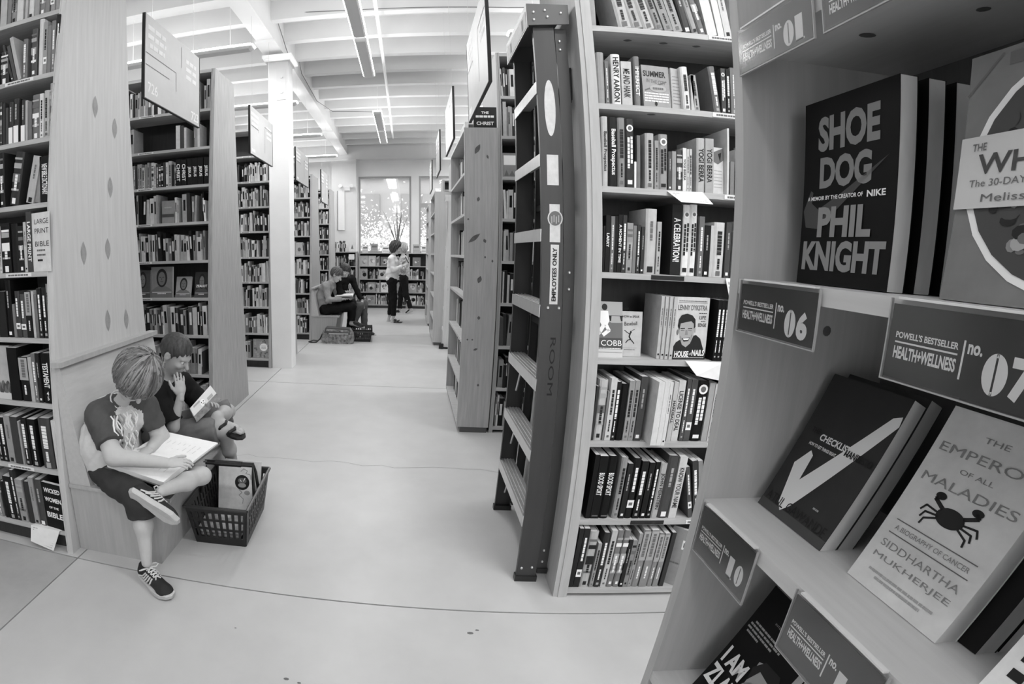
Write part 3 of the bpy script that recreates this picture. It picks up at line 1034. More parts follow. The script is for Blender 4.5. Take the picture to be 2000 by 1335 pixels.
# right rows
RX = .745
R1, R1p, R1q = bookcase('tall tapered bookcase of sports books right of the stepladder', RX, [(.809, 1.68), (1.73, 2.6)], 1.985, 3.02, ZR, 3.16, 'tapered bookcases right of the aisle', side=-1, wm=W_FRAME, endw=.022)
R2, R2p, R2q = bookcase('tall bookcase seen in a narrow strip between the knotty end case and the stepladder', RX + .01, [(.785, 1.62), (1.67, 2.5)], 4.2, 5.3, ZK, 3.16, 'tapered bookcases right of the aisle', side=-1, wm=W_FRAME, endw=.02, k=.02)
R3, R3p, R3q = bookcase('tall bookcase mostly hidden behind the knotty pine end case', RX + .01, [(.8, 1.62)], 6.35, 7.4, ZK, 3.16, 'tapered bookcases right of the aisle', side=-1, wm=W_FRAME)
R4, R4p, R4q = bookcase('tall bookcase behind the pale ladder farther down the right side', RX + .01, [(.8, 1.62)], 8.35, 9.4, ZK, 3.0, 'tapered bookcases right of the aisle', side=-1, wm=W_FRAME)
R5, R5p, R5q = bookcase('farthest tall bookcase on the right near the window', RX + .01, [(.8, 1.62)], 10.5, 11.5, ZK, 3.0, 'tapered bookcases right of the aisle', side=-1, wm=W_FRAME)


def end_case(label, x0, x1, y0, y1, zs, top, group, mat, faces_minus=True):
    """a shallow case on the end of a row, its shelves facing the aisle (-x)"""
    root = empty('end_case', (x0, y0, 0))
    tag(root, label, 'bookcase', group)
    B = lambda nm, a, b, c, d, e, f, m: obj(nm, MB().box(a - x0, b - x0, c - y0, d - y0, e, f), m, root)
    side = B('side_panel', x0, x1, y0, y0 + .022, .05, top, mat)
    B('side_panel', x0, x1, y1 - .022, y1, .05, top, mat)
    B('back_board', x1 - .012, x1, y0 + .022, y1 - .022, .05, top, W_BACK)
    for z in zs:
        B('shelf', x0, x1 - .012, y0 + .022, y1 - .022, z - .022, z, W_SHELF)
    B('top_board', x0, x1 - .012, y0 + .022, y1 - .022, top - .022, top, W_SHELF)
    B('kick_board', x0 + .03, x1 - .01, y0 + .012, y1 - .012, 0, .05, gmat('dark_kick_board', 95, .6))  # kick board in one even grey, darker than the panels
    return root, side


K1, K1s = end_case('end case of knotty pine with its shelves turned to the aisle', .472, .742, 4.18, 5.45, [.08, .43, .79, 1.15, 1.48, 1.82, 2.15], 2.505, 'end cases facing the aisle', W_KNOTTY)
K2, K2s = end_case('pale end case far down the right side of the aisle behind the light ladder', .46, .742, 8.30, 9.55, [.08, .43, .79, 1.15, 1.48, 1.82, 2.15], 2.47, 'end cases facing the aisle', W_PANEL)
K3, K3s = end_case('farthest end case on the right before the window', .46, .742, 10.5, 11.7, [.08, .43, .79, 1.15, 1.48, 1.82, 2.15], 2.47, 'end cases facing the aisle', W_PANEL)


def lens(mb, c, u, v, a, b, m=0, n=7):
    """boat-shaped patch: two arcs meeting at points"""
    c, u, v = Vector(c), Vector(u), Vector(v)
    pts = [c + u * (b * math.cos(math.pi * (i / n - .5))) + v * (a * (2 * i / n - 1)) for i in range(n + 1)]
    pts += [c - u * (b * math.cos(math.pi * (i / n - .5))) + v * (a * (2 * i / n - 1)) for i in range(n - 1, 0, -1)]
    mb.poly(pts, m)


# boat patches set into the first left end panel
for (yy, zz) in ((2.40, 2.33), (2.60, 2.25), (2.545, 1.90), (2.265, 1.53), (2.50, 1.55), (2.46, 1.15), (2.66, 1.13)):
    mb = MB()
    lens(mb, (.0012, yy - 1.89, zz), (0, 1, 0), (0, 0, 1), .062, .026)
    obj('wood_patch', mb, PATCH, L1)
# knots on the knotty panel: (x, z, a, b, tilt)
for x, z, a, b, t in ((.575, 2.33, .045, .018, .5), (.655, 2.27, .018, .008, -.3), (.58, 1.93, .02, .012, .2), (.55, 1.62, .06, .017, .9), (.635, 1.60, .018, .012, -.5), (.50, 1.77, .008, .008, 0), (.60, 1.29, .03, .017, .3), (.605, .98, .016, .012, 0), (.59, .72, .02, .009, 1.2), (.70, 1.44, .012, .008, 0), (.64, 1.47, .01, .008, 0), (.52, .8, .008, .007, 0), (.56, .8, .008, .007, 0), (.63, .42, .012, .01, 0)):
    mb = MB()
    lens(mb, (x - .472, -.0012, z), (math.cos(t), 0, -math.sin(t)), (math.sin(t), 0, math.cos(t)), a, b)
    obj('knot', mb, KNOT, K1)
for x, z in ((1.0, 2.49), (1.17, 2.49), (1.33, 2.49), (1.06, 2.14), (1.02, .385), (1.0, .74)):
    mb = MB()
    zz = z - .0255 if z > 1 else z + .0012
    y = .08 if z > 2.4 else .035
    lens(mb, (x - RX, .081 * z + y, zz), (0, 1, 0), (1, 0, 0), .022, .012)
    obj('shelf_knot', mb, KNOT, R1)
# shelf-edge label strips
def shelf_label(case, ex, ey, x0, x1, z, k=.081, dark=False):
    mb = MB().box(x0 - ex, x1 - ex, k * z - .0012, k * z + .002, z - .021, z - .003)
    o = obj('shelf_label', mb, [PAPER if not dark else DARK], case)
    if not dark:
        p = MB()
        bars(p, ((x0 + x1) / 2 - ex, k * z - .0018, z - .012), (1, 0, 0), (0, 0, 1), (x1 - x0) * .8, .008, 0, 7)
        obj('label_print', p, INKM, o)


for x0, x1, z, dk in ((1.345, 1.50, 2.49, 0), (1.33, 1.50, 2.14, 0), (1.37, 1.50, 1.79, 0), (1.03, 1.18, 1.44, 1), (1.36, 1.42, .74, 0), (1.05, 1.21, .385, 1), (1.32, 1.41, .385, 0)):
    shelf_label(R1, RX, 0, x0, x1, z, .081, dk)
for x0, x1, z in ((-1.98, -1.79, 2.445), (-1.93, -1.76, 1.45), (-2.0, -1.82, .455)):
    shelf_label(L1, LX, 0, x0, x1, z)
for z in ZL[2:]:
    shelf_label(L2, LX, 0, -2.36, -2.2, z)
    shelf_label(L3, -1.585, 0, -2.0, -1.88, z)

# ---------------------------------------------------------------- books on them
RN = ['top visible shelf by ladder', 'second shelf down by ladder', 'third shelf down by ladder', 'fourth shelf down by ladder', 'fifth shelf down by ladder', 'third shelf up by ladder', 'second shelf up by ladder', 'bottom shelf by ladder']
shelve(BOOKS_R, 1.985, .081, '', RN, 'sports books right of the ladder')
LN = ['top visible shelf behind boys', 'second shelf down behind boys', 'third shelf down behind boys', 'fourth shelf down behind boys', 'fifth shelf down behind boys', 'fourth shelf up behind boys', 'third shelf up behind boys', 'second shelf up behind boys', 'bottom shelf behind boys']
shelve(BOOKS_L, 1.89, .081, '', LN, 'books in the case behind the boys')
# the row of matching titles in the second left case, each its own book
rr = random.Random(12)
row, x = [], -2.50
tones = [48, 130, 190, 150, 120, 60, 140, 150, 190, 130, 150, 110, 190, 190, 70, 70, 40, 70, 190, 170]
while x < -1.985:
    w = rr.uniform(.018, .03)
    row.append((round(x, 3), round(x + w, 3), round(rr.uniform(.19, .235), 3), 0, tones[len(row) % 20], rr.choice(['|', None, '.', '|', 'B'])))
    x += w + .001
x = -1.975
for t_, h_ in (('CHRIST', .235), ('CHRIST', .23), ('JESUS', .235), ('JESUS', .235), ('JESUS', .235), ('JESUS', .235)):
    row.append((round(x, 3), round(x + .051, 3), h_, 0, 36, t_))
    x += .0525
shelve([(2.11, row)], 3.985, .081, '', ['capital-lettered shelf before the column'], 'books in the second left case')
# unpicked books: same shelves farther off
rn = random.Random(21)
for z in ZL:                                        # hidden or edge-on rest of the first left case
    fill(-2.60, -2.16, 1.89 + .081 * z + .02, z, rn)
for z in ZR[:8]:
    fill(1.53, 1.67, 1.985 + .081 * z + .02, z, rn)
    fill(1.74, 2.59, 1.985 + .081 * z + .02, z, rn)
av2 = {1.125: ((-2.5, -1.66),), 2.445: ((-2.4, -1.83), (-1.76, -1.69)), 1.785: ((-2.12, -1.99),)}
for z in ZL:
    if abs(z - 2.11) < .01:
        continue
    fill(-2.54, -1.665, 3.985 + .081 * z + .02, z, rn, .235, .45, .05, av2.get(z, ()))
for z in ZL:
    av = ((-1.98, -1.7),) if z == .12 else ((-2.56, -1.0),) if z == 2.79 else ()
    fill(-2.25, -1.745, 6.29 + .081 * z + .02, z, rn, .23, .66, .05, av)
    if z < 2.5:
        fill(-1.95, -1.63, 8.50 + .081 * z + .02, z, rn, .23, .6, .07, ((-1.87, -1.76),) if abs(z - 1.45) < .01 else ())
        fill(-1.95, -1.63, 10.68 + .081 * z + .02, z, rn, .23, .6, .07)
for z in ZK:
    av = ((.79, .92),) if abs(z - 2.123) < .01 else ()
    fill(.795, 1.61, 4.2 + .02 * z + .02, z, rn, .24, .5, .05, av)
    fill(.81, 1.61, 6.35 + .081 * z + .02, z, rn, .24, .5, .05)
    fill(.81, 1.61, 8.35 + .081 * z + .02, z, rn, .24, .5, .05)
for (yb, kx) in ((4.18, .472), (8.30, .46), (10.5, .46)):   # books of the end cases stand with spines to the aisle
    for z in [.08, .43, .79, 1.15, 1.48, 1.82, 2.15]:
        y = yb + .10
        while y < yb + 1.15:
            w = rn.choice((.02, .03, .04))
            h = rn.uniform(.2, .27)
            if rn.random() < .72:
                FAR.box(kx + .07, kx + .235, y, y + w - .001, z, z + h, rn.randrange(0, 15))
            y += w
# ---------------------------------------------------------------- the display bay close on the right
FX, FY = .49, .735
F1 = empty('display_case', (FX, FY, 0))
tag(F1, 'pale display case close on the right with numbered tags hung from its shelves', 'bookcase')
FZ = [.79, 1.141, 1.48, 1.82, 2.16]
fb = lambda nm, a, b, c, d, e, f, m: obj(nm, MB().box(a - FX, b - FX, c - FY, d - FY, e, f), m, F1)
fb('side_panel', FX, .80, .715, .735, 0, 2.4, W_BAY)
fb('side_panel', FX, .80, -1.42, -1.40, 0, 2.4, W_BAY)
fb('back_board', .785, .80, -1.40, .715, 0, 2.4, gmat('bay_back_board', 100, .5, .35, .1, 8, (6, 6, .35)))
for z in FZ + [.3]:
    fb('shelf', FX + .002, .785, -1.40, .715, z - .021, z, gmat('bay_shelf', 200, .38, .45, .06, 9, (6, .4, 6)))
for yy, zz, r in ((.7146, 1.41, .008), (.7146, 1.0, .007)):
    m_ = MB()
    m_.disc((.66 - FX if zz > 1.2 else .6 - FX, yy - FY, zz), (1, 0, 0), (0, 0, 1), r, 10)
    obj('knot', m_, KNOT, F1)
mk = MB()
mk.disc((.60 - FX, .60 - FY, 1.7985), (1, 0, 0), (0, 1, 0), .012, 10, 0, .007)
mk.disc((.66 - FX, .50 - FY, 1.7985), (1, 0, 0), (0, 1, 0), .008, 10, 0, .006)
obj('shelf_knot', mk, KNOT, F1)

FACE = -math.pi / 2          # cover turned to -x: reader's right is -y
CLEAR = bpy.data.materials.new('clear_plastic')
CLEAR.use_nodes = True
nt = CLEAR.node_tree
nt.nodes.clear()
o_ = nt.nodes.new('ShaderNodeOutputMaterial')
mx = nt.nodes.new('ShaderNodeMixShader')
tr = nt.nodes.new('ShaderNodeBsdfTransparent')
gl = nt.nodes.new('ShaderNodeBsdfGlossy')
lw = nt.nodes.new('ShaderNodeLayerWeight')
lw.inputs[0].default_value = .5
fr = nt.nodes.new('ShaderNodeMath')
fr.operation = 'MULTIPLY_ADD'
pw = nt.nodes.new('ShaderNodeMath')
pw.operation = 'POWER'
pw.inputs[1].default_value = 3.0
nt.links.new(lw.outputs['Facing'], pw.inputs[0])
nt.links.new(pw.outputs[0], fr.inputs[0])
fr.inputs[1].default_value = .8
fr.inputs[2].default_value = .05
gl.inputs['Roughness'].default_value = .14
nt.links.new(fr.outputs[0], mx.inputs[0])
nt.links.new(tr.outputs[0], mx.inputs[1])
nt.links.new(gl.outputs[0], mx.inputs[2])
nt.links.new(mx.outputs[0], o_.inputs[0])
CARD = gmat('tag_card', 46, .35, .5, .05, 15)


def fat_zero(mb, c, w, h, m):
    """poster numeral 0: a fat oval with a slit"""
    n = 24
    pts = []
    for s in (-1, 1):
        arc = []
        for k in range(n // 2 + 1):
            a = math.pi * (k / (n / 2)) - math.pi / 2
            x = max(.085, abs(math.cos(a))) if abs(math.sin(a)) < .86 else abs(math.cos(a))
            arc.append((s * abs(math.cos(a)), math.sin(a)))
        inner = [(s * .09, .78), (s * .09, -.78)]
        poly = [(c[0] + x * w / 2, c[1], c[2] + z * h / 2) for x, z in arc + inner]
        mb.poly(poly if s > 0 else poly[::-1], m)
    for s in (-1, 1):
        mb.poly([(c[0] - .1 * w / 2, c[1], c[2] + s * .8 * h / 2), (c[0] + .1 * w / 2, c[1], c[2] + s * .8 * h / 2), (c[0] + .05 * w, c[1], c[2] + s * h / 2), (c[0] - .05 * w, c[1], c[2] + s * h / 2)], m)


def shelf_tag(num, y0, z, label, w=.152, h=.08):
    """numbered bestseller tag in a clear sleeve hung from a shelf edge at reader's-left y0"""
    root = empty('shelf_tag', (FX - .0035, y0, z))
    root.rotation_euler = (0, 0, FACE)
    tag(root, label, 'sign', 'numbered shelf tags of the display case')
    obj('card', MB().box(0, w, .0008, .0016, -h, -.004), CARD, root)
    sl = MB().box(-.002, w + .002, -.0004, .0001, -h - .002, .001)
    sl.box(-.002, w + .002, .0021, .0026, -h - .002, .001)
    obj('clear_sleeve', sl, CLEAR, root)
    ed = MB().box(-.002, w + .002, -.0004, .0026, -h - .0035, -h - .002).box(w + .002, w + .0035, -.0004, .0026, -h - .0035, .001).box(-.0035, -.002, -.0004, .0026, -h - .0035, .001)
    obj('sleeve_edge', ed, gmat('sleeve_edge_plastic', 165, .25, .6), root)
    obj('holder_lip', MB().box(.012, w - .01, .004, .034, .0004, .0016), gmat('holder_lip_plastic', 150, .3, .5), root)
    obj('holder_rail', MB().box(.006, w - .004, -.001, .006, .0006, .003), gmat('holder_rail_plastic', 225, .2, .6), root)
    mb = MB()
    y = .0006
    X, Z = (1, 0, 0), (0, 0, 1)
    q = w / .152
    lw = .066 * q
    lx = .0076 * q
    zc = -h * .58
    put_text(mb, "POWELL'S BESTSELLER", (lx + lw / 2, y, zc + .0105 * q), X, Z, .0062 * q, lw, 1, .03)
    rect(mb, (lx + lw / 2, y, zc + .0036 * q), X, Z, lw, .0016, 1)
    put_text(mb, 'HEALTH+WELLNESS', (lx + lw / 2, y, zc - .006 * q), X, Z, .0118 * q, lw, 1, .035)
    rect(mb, (lx + lw + .005 * q, y, zc), X, Z, .0018, .033 * q, 1)
    nx = lx + lw + .0085 * q
    put_text(mb, 'no.', (nx + .0065 * q, y, zc + .010 * q), X, Z, .0085 * q, .013 * q, 1, .035)
    bx = nx + .0155 * q
    for ch in num:
        if ch == '0':
            fat_zero(mb, (bx + .0105 * q, y, zc - .006 * q), .0205 * q, .034 * q, 1)
        elif ch == '1':
            put_text(mb, '1', (bx + .0085 * q, y, zc - .006 * q), X, Z, .034 * q, .014 * q, 1, .05)
            rect(mb, (bx + .0095 * q, y, zc - .0218 * q), X, Z, .017 * q, .0026 * q, 1)
        else:
            put_text(mb, ch, (bx + .0105 * q, y, zc - .006 * q), X, Z, .034 * q, .0195 * q, 1, .055)
        bx += .0222 * q
    obj('tag_print', mb, PRINT, root)
    return root


shelf_tag('01', .712, 1.832, 'tag numbered 01 hung from the upper shelf of the display case', .146, .062)
shelf_tag('02', .545, 1.832, 'tag cut off by the top of the picture, next to the tag numbered 01', .146, .062)
shelf_tag('06', .700, 1.478, 'tag numbered 06 hung from the middle shelf of the display case', .152, .068)
shelf_tag('07', .442, 1.478, 'tag numbered 07 hung from the middle shelf right of tag 06', .152, .074)
shelf_tag('10', .703, 1.139, 'tag numbered 10 hung from the lower shelf of the display case', .140, .080)
shelf_tag('11', .474, 1.139, 'tag on the lower shelf edge right of the tag numbered 10', .140, .080)

FB = 'bestsellers in the display case'


def front_stack(y, z, x, w, h, t, k, tone, n, labels, draw, gap=.004, dark_pages=None):
    first = None
    for i in range(n):
        o = face_book(w, h, t, stand_matrix(x + i * (t + gap) * math.sqrt(1 + k * k), y, z, FACE, k), tone, labels[min(i, len(labels) - 1)], FB)
        if i == 0:
            first = o
            draw(o)
    return first


def d_shoe(o):
    c = Cover(.155, .242)
    c.text('SHOE', .5, .19, .19, .66, 6, .045)
    c.text('DOG', .48, .40, .17, .56, 6, .045)
    c.poly([(.02, .60), (.1, .49), (.13, .50), (.12, .56), (.2, .595), (.45, .52), (.92, .36), (.42, .60), (.2, .70), (.06, .69)], 4)
    c.text('A MEMOIR BY THE CREATOR OF', .38, .535, .022, .62, 1, .02, l=2)
    c.text('NIKE', .82, .535, .032, .18, 1, .03, l=2)
    c.text('PHIL', .5, .665, .16, .58, 6, .045, l=2)
    c.text('KNIGHT', .5, .845, .16, .9, 6, .045)
    c.done(o)


front_stack(.676, 1.48, .560, .155, .242, .026, .02, 18, 4, ['black memoir with big grey title, front copy on the middle shelf', 'black memoir second in the stack, its page edges showing', 'black memoir third in the stack behind the grey-titled copy', 'black memoir at the back of the stack behind the grey-titled copy'], d_shoe, .015)


def d_whole(o):
    c = Cover(.19, .235)
    c.oval(.62, .5, .58, .47, 1)
    c.oval(.62, .5, .545, .44, 4, 2)
    rr = random.Random(4)
    for _ in range(240):
        a, r = rr.uniform(0, 6.28), rr.random() ** .5 * .9
        c.oval(.62 + .5 * r * math.cos(a), .5 + .41 * r * math.sin(a), rr.uniform(.014, .045), rr.uniform(.010, .032), rr.choice([0, 3, 2, 6, 4, 0, 0]), 2.5 + rr.random(), 9)
    c.rect(.5, .485, 1.0, .29, 5, 5)
    c.text('THE', .1, .385, .03, .07, 3, .01, l=6)
    c.text('WHOLE30', .44, .455, .082, .68, 4, .02, l=6)
    c.text('The 30-DAY Guide to TOTAL HEALTH', .5, .53, .028, .86, 3, 0, l=6)
    c.text('Melissa Hartwig', .42, .595, .04, .56, 3, 0, l=6)
    c.bars(.5, .562, .3, .014, 2, 5, 6)
    c.text('NEW YORK TIMES', .62, .14, .035, .5, 1, .02, l=6)
    c.line([(0, .16), (.16, .02)], .012, 3)
    c.rect(.24, .05, .1, .05, 3)
    c.done(o)


front_stack(.444, 1.48, .548, .19, .235, .035, .1, 120, 1, ['large diet guide with a round plate of food and white title band'], d_whole)


def d_check(o):
    c = Cover(.145, .227)
    c.poly([(.13, .64), (.245, .52), (.30, .545), (.315, .72), (.90, .14), (.985, .115), (1.0, .175), (.40, .895), (.315, .955), (.24, .91)], 1)
    c.text('THE', .17, .39, .035, .12, 0, .03, l=2)
    c.text('CHECKLIST', .47, .415, .045, .42, 1, .03, l=2)
    c.text('MANIFESTO', .80, .435, .045, .34, 0, .03, l=2)
    c.text('HOW TO GET THINGS RIGHT', .36, .48, .022, .38, 1, .03, l=2)
    c.rect(.5, .97, 1.0, .06, 4)
    c.text('ATUL GAWANDE', .5, .905, .065, .9, 0, .0, l=2)
    c.bars(.7, .82, .08, .012, 2, 2)
    c.done(o)


front_stack(.697, 1.141, .579, .145, .227, .026, .45, 60, 2, ['dark paperback with a big white tick on its cover', 'second copy leaning behind the paperback with the white tick'], d_check, .001)


def d_emperor(o):
    c = Cover(.132, .246)
    c.rect(.5, .02, 1.0, .045, 0)
    for s, v, h, w in (('THE', .15, .03, .22), ('EMPEROR', .24, .05, .86), ('OF ALL', .32, .026, .3), ('MALADIES', .40, .05, .86)):
        c.text(s, .5, v, h * .9, w, 6, .0)
    for v in (.645, .715):
        c.rect(.5, v, .8, .005, 3)
    c.text('A BIOGRAPHY OF CANCER', .5, .68, .024, .74, 6, .0)
    c.text('SIDDHARTHA', .5, .77, .036, .8, 6, .0)
    c.text('MUKHERJEE', .5, .84, .036, .8, 6, .0)
    c.bars(.5, .91, .7, .012, 2, 14)
    c.bars(.5, .935, .5, .012, 2, 12)
    # the crab
    c.oval(.5, .53, .13, .045, 0)
    for s in (-1, 1):
        c.line([(.5 + s * .1, .505), (.5 + s * .2, .475), (.5 + s * .16, .455)], .035, 0)
        c.oval(.5 + s * .17, .455, .05, .018, 0)
        for j in range(3):
            c.line([(.5 + s * .1, .53 + j * .012), (.5 + s * (.24 - .02 * j), .52 + j * .03), (.5 + s * (.27 - .03 * j), .55 + j * .03)], .018, 0)
    c.done(o)


front_stack(.500, 1.141, .580, .132, .246, .028, .45, 208, 1, ['pale paperback with spaced lettering and a small dark crab'], d_emperor)
for i, lb in enumerate(('black covered paperback right behind the pale crab paperback', 'second black paperback behind the pale crab paperback')):
    face_book(.152, .246, .026, stand_matrix(.580 + (i + 1) * .031, .500, 1.141, FACE, .45), 22, lb, FB)


def d_boxes(o):
    c = Cover(.14, .24)
    for j in range(11):
        for i in range(2):
            c.rect(.12 + i * .5, .14 + j * .075, .085, .04, 0)
            c.line([(.19 + i * .5, .155 + j * .075), (.42 + i * .5, .155 + j * .075)], .008, 2)
    c.done(o)


front_stack(.312, 1.141, .572, .14, .24, .03, .45, 232, 1, ['white paperback with rows of black squares in the lower corner'], d_boxes)


def d_zlatan(o):
    c = Cover(.135, .215)
    c.text('INTERNATIONAL BESTSELLER', .66, .12, .016, .62, 2, .0)
    for j, (w_, u_) in enumerate(((.46, .34), (.6, .36), (.5, .3), (.24, .2))):
        c.bars(u_, .22 + j * .032, w_, .016, 2, 7)
    c.oval(.72, .66, .20, .13, 2)
    c.poly([(.52, .40), (.62, .37), (.86, .38), (.94, .46), (.94, .60), (.84, .74), (.66, .76), (.56, .62)], 2)
    c.poly([(.50, .46), (.60, .36), (.86, .35), (.97, .44), (.96, .56), (.9, .46), (.62, .44), (.55, .56)], 0, 1.5)
    c.line([(.7, .52), (.78, .515)], .012, 0, 2)
    c.line([(.72, .66), (.82, .655)], .014, 0, 2)
    c.poly([(.34, 1), (.42, .82), (.6, .74), (.9, .74), (1, .8), (1, 1)], 4, 1.2)
    c.text('I AM', .28, .56, .15, .42, 1, .04, l=3)
    c.text('ZLATAN', .46, .75, .17, .84, 1, .04, l=3)
    c.done(o)


front_stack(.672, .79, .545, .135, .232, .02, .45, 30, 2, ['dark paperback with big white title on the lowest display shelf', 'second copy behind the dark paperback on the lowest display shelf'], d_zlatan, .001)

# ---------------------------------------------------------------- cover-out books in the sports case
SP = 'cover-out books on the fifth shelf'
ys = 1.985 + .081 * 1.09


def d_cobb(o):
    c = Cover(.155, .232)
    c.rect(.5, .30, 1, .6, 2)
    c.rect(.5, .30, 1, .1, 0, 1.2)
    c.rect(.5, .52, 1, .3, 3, 1.4)
    c.oval(.48, .10, .08, .06, 0, 2)
    c.poly([(.34, .17), (.58, .17), (.62, .34), (.55, .44), (.40, .44), (.32, .34)], 1, 2)
    c.line([(.36, .2), (.16, .30), (.1, .36)], .09, 1, 2.4)
    c.line([(.46, .42), (.34, .55), (.20, .64)], .11, 1, 2.4)
    c.line([(.52, .42), (.6, .52), (.44, .6)], .1, 1, 2.4)
    c.line([(.24, .60), (.10, .70)], .1, 0, 2.6)
    c.poly([(.68, .26), (.92, .26), (.96, .38), (.66, .38)], 2, 2)
    c.rect(.5, .74, 1, .17, 4, 1.6)
    c.text('TY COBB', .5, .745, .1, .94, 1, .0, l=3)
    c.rect(.5, .93, 1, .15, 5, 1.6)
    c.bars(.5, .842, .9, .012, 1, 12, 3)
    c.line([(.14, 1.0), (.25, .91), (.98, .91)], .008, 3, 3)
    c.done(o)


o = face_book(.155, .232, .04, stand_matrix(.775, ys + .03, 1.09, 0, .22), 96, 'book with a running ballplayer on its cover, left end of fifth shelf', SP)
d_cobb(o)
face_book(.10, .2, .03, stand_matrix(.90, ys + .125, 1.09, 0, .2), 26, 'black book standing in the dark behind the small pale paperback', SP)


def d_speak(o):
    c = Cover(.105, .19)
    c.text('HOW to SPEAK', .5, .115, .05, .74, 0, .02)
    c.text('Baseball', .5, .27, .085, .56, 0, .01, rot=4)
    c.oval(.52, .46, .04, .03, 0)
    c.line([(.50, .48), (.46, .56), (.52, .62)], .06, 0)
    c.line([(.47, .5), (.34, .46), (.24, .42)], .03, 0)
    c.line([(.56, .42), (.68, .40)], .02, 0)
    c.line([(.52, .62), (.40, .64), (.32, .7)], .04, 0)
    c.line([(.52, .62), (.6, .66), (.68, .71)], .04, 0)
    c.rect(.5, .81, .6, .004, 3)
    c.bars(.5, .85, .5, .014, 3, 9)
    c.done(o)


o = face_book(.105, .19, .014, stand_matrix(.921, ys + .06, 1.09, 0, .1), 180, 'small pale paperback with a tiny batter drawing, fifth shelf', SP)
d_speak(o)


def d_nails(o):
    c = Cover(.17, .262)
    c.rect(.5, .085, .86, .006, 3)
    c.bars(.5, .06, .84, .012, 3, 16)
    c.text('LENNY DYKSTRA', .5, .165, .085, .88, 3, .03)
    c.bars(.82, .25, .24, .014, 0, 4)
    c.text('LIFE', .82, .32, .055, .2, 0, .02)
    c.bars(.84, .38, .14, .012, 0, 3)
    c.text('EDGE', .82, .44, .055, .25, 0, .03)
    c.poly([(0, 1), (0, .80), (.08, .72), (.22, .67), (.66, .60), (.80, .66), (.90, .80), (1, .92), (1, 1)], 0, 1.5)
    # portrait of a man smiling
    c.poly([(.12, .40), (.18, .34), (.56, .34), (.60, .44), (.58, .62), (.50, .74), (.38, .80), (.26, .76), (.17, .64)], 2, 2)
    c.poly([(.09, .46), (.11, .35), (.18, .285), (.34, .26), (.50, .285), (.60, .35), (.62, .47), (.575, .50), (.56, .42), (.48, .38), (.30, .40), (.17, .42), (.145, .53)], 0, 2.4)
    c.oval(.10, .56, .03, .045, 3, 2.2)
    c.oval(.62, .52, .025, .045, 2, 2.2)
    for s, u in ((-1, .24), (1, .46)):
        c.line([(u - .06, .50), (u + .06, .495)], .022, 0, 3)
        c.line([(u - .05, .53), (u + .05, .53)], .016, 3, 3)
    c.poly([(.33, .52), (.38, .52), (.41, .60), (.32, .605)], 6, 2.6)
    c.poly([(.24, .655), (.48, .64), (.44, .70), (.30, .71)], 0, 3)
    c.poly([(.27, .66), (.46, .65), (.43, .68), (.30, .685)], 1, 3.4)
    c.line([(.20, .62), (.23, .69)], .012, 3, 3)
    c.line([(.52, .60), (.51, .68)], .012, 3, 3)
    c.text('HOUSE', .27, .91, .1, .42, 1, .035, l=4)
    c.text('of', .535, .905, .045, .06, 1, .0, l=4)
    c.text('NAILS', .77, .89, .1, .38, 1, .035, l=4)
    c.bars(.5, .968, .92, .014, 2, 20, 4)
    c.done(o)


mat0 = stand_matrix(1.152, ys + .02, 1.09, math.radians(6), .02)
o = face_book(.17, .262, .02, mat0, 190, 'book with a smiling man on its cover beside matching spines, fifth shelf', SP)
d_nails(o)
for i in range(4):
    b = (1.084 + i * .0165, 1.084 + i * .0165 + .016, .262, 0, 176, '.')
    o = shelf_book(b, ys + .01 + .006 * (3 - i), 1.09, 'slim pale copy, %s from left beside the smiling man cover' % ORD[i], SP, .16)
for i in range(6):
    b = (1.345 + i * .0185, 1.345 + i * .0185 + .018, .258, 0, 30, '|')
    shelf_book(b, ys + .012, 1.09, 'slim black copy with pale script, %s from left, right of smiling man cover' % ORD[i], SP, .16)


def d_summer(o):
    c = Cover(.13, .19)
    c.text('SUMMER', .46, .2, .14, .82, 0, .03)
    c.text('IN THE CITY', .5, .38, .09, .7, 3, .01, rot=-4)
    c.line([(.08, .60), (.88, .36)], .05, 3)
    c.oval(.56, .54, .3, .09, 2, 2)
    c.bars(.56, .54, .4, .05, 3, 4, 3)
    for v in (.66, .72, .78, .84):
        c.bars(.5, v, .9, .03, 1, 7)
    c.oval(.45, .9, .05, .05, 0, 2)
    c.done(o)


y2 = 1.985 + .081 * 2.14
o = face_book(.13, .19, .022, stand_matrix(1.022, y2 + .02, 2.14, math.radians(4), .08), 150, 'light book with SUMMER in capitals shown cover out, second shelf down', 'sports books right of the ladder')
d_summer(o)
# angled light covers showing beside spines
o = face_book(.075, .185, .012, stand_matrix(1.157, y2 + .03, 2.14, math.radians(14), .02), 170, 'light grey book turned to show its back cover, second shelf down', 'sports books right of the ladder')
c = Cover(.075, .185)
for v in range(9):
    c.bars(.5, .2 + v * .08, .8, .02, 6, 7)
c.done(o)
y3 = 1.985 + .081 * 1.79
o = face_book(.06, .20, .01, stand_matrix(1.330, y3 + .03, 1.79, math.radians(8), .03), 196, 'white book turned cover out near the right end, third shelf down', 'sports books right of the ladder')
c = Cover(.06, .20)
c.poly([(0, .3), (0, .12), (1, .0), (1, .26), (.5, .36)], 3)
c.poly([(.5, .14), (.8, .1), (.7, .3)], 0, 2)
for v in range(6):
    c.bars(.5, .5 + v * .07, .7, .016, 2, 6)
c.done(o)
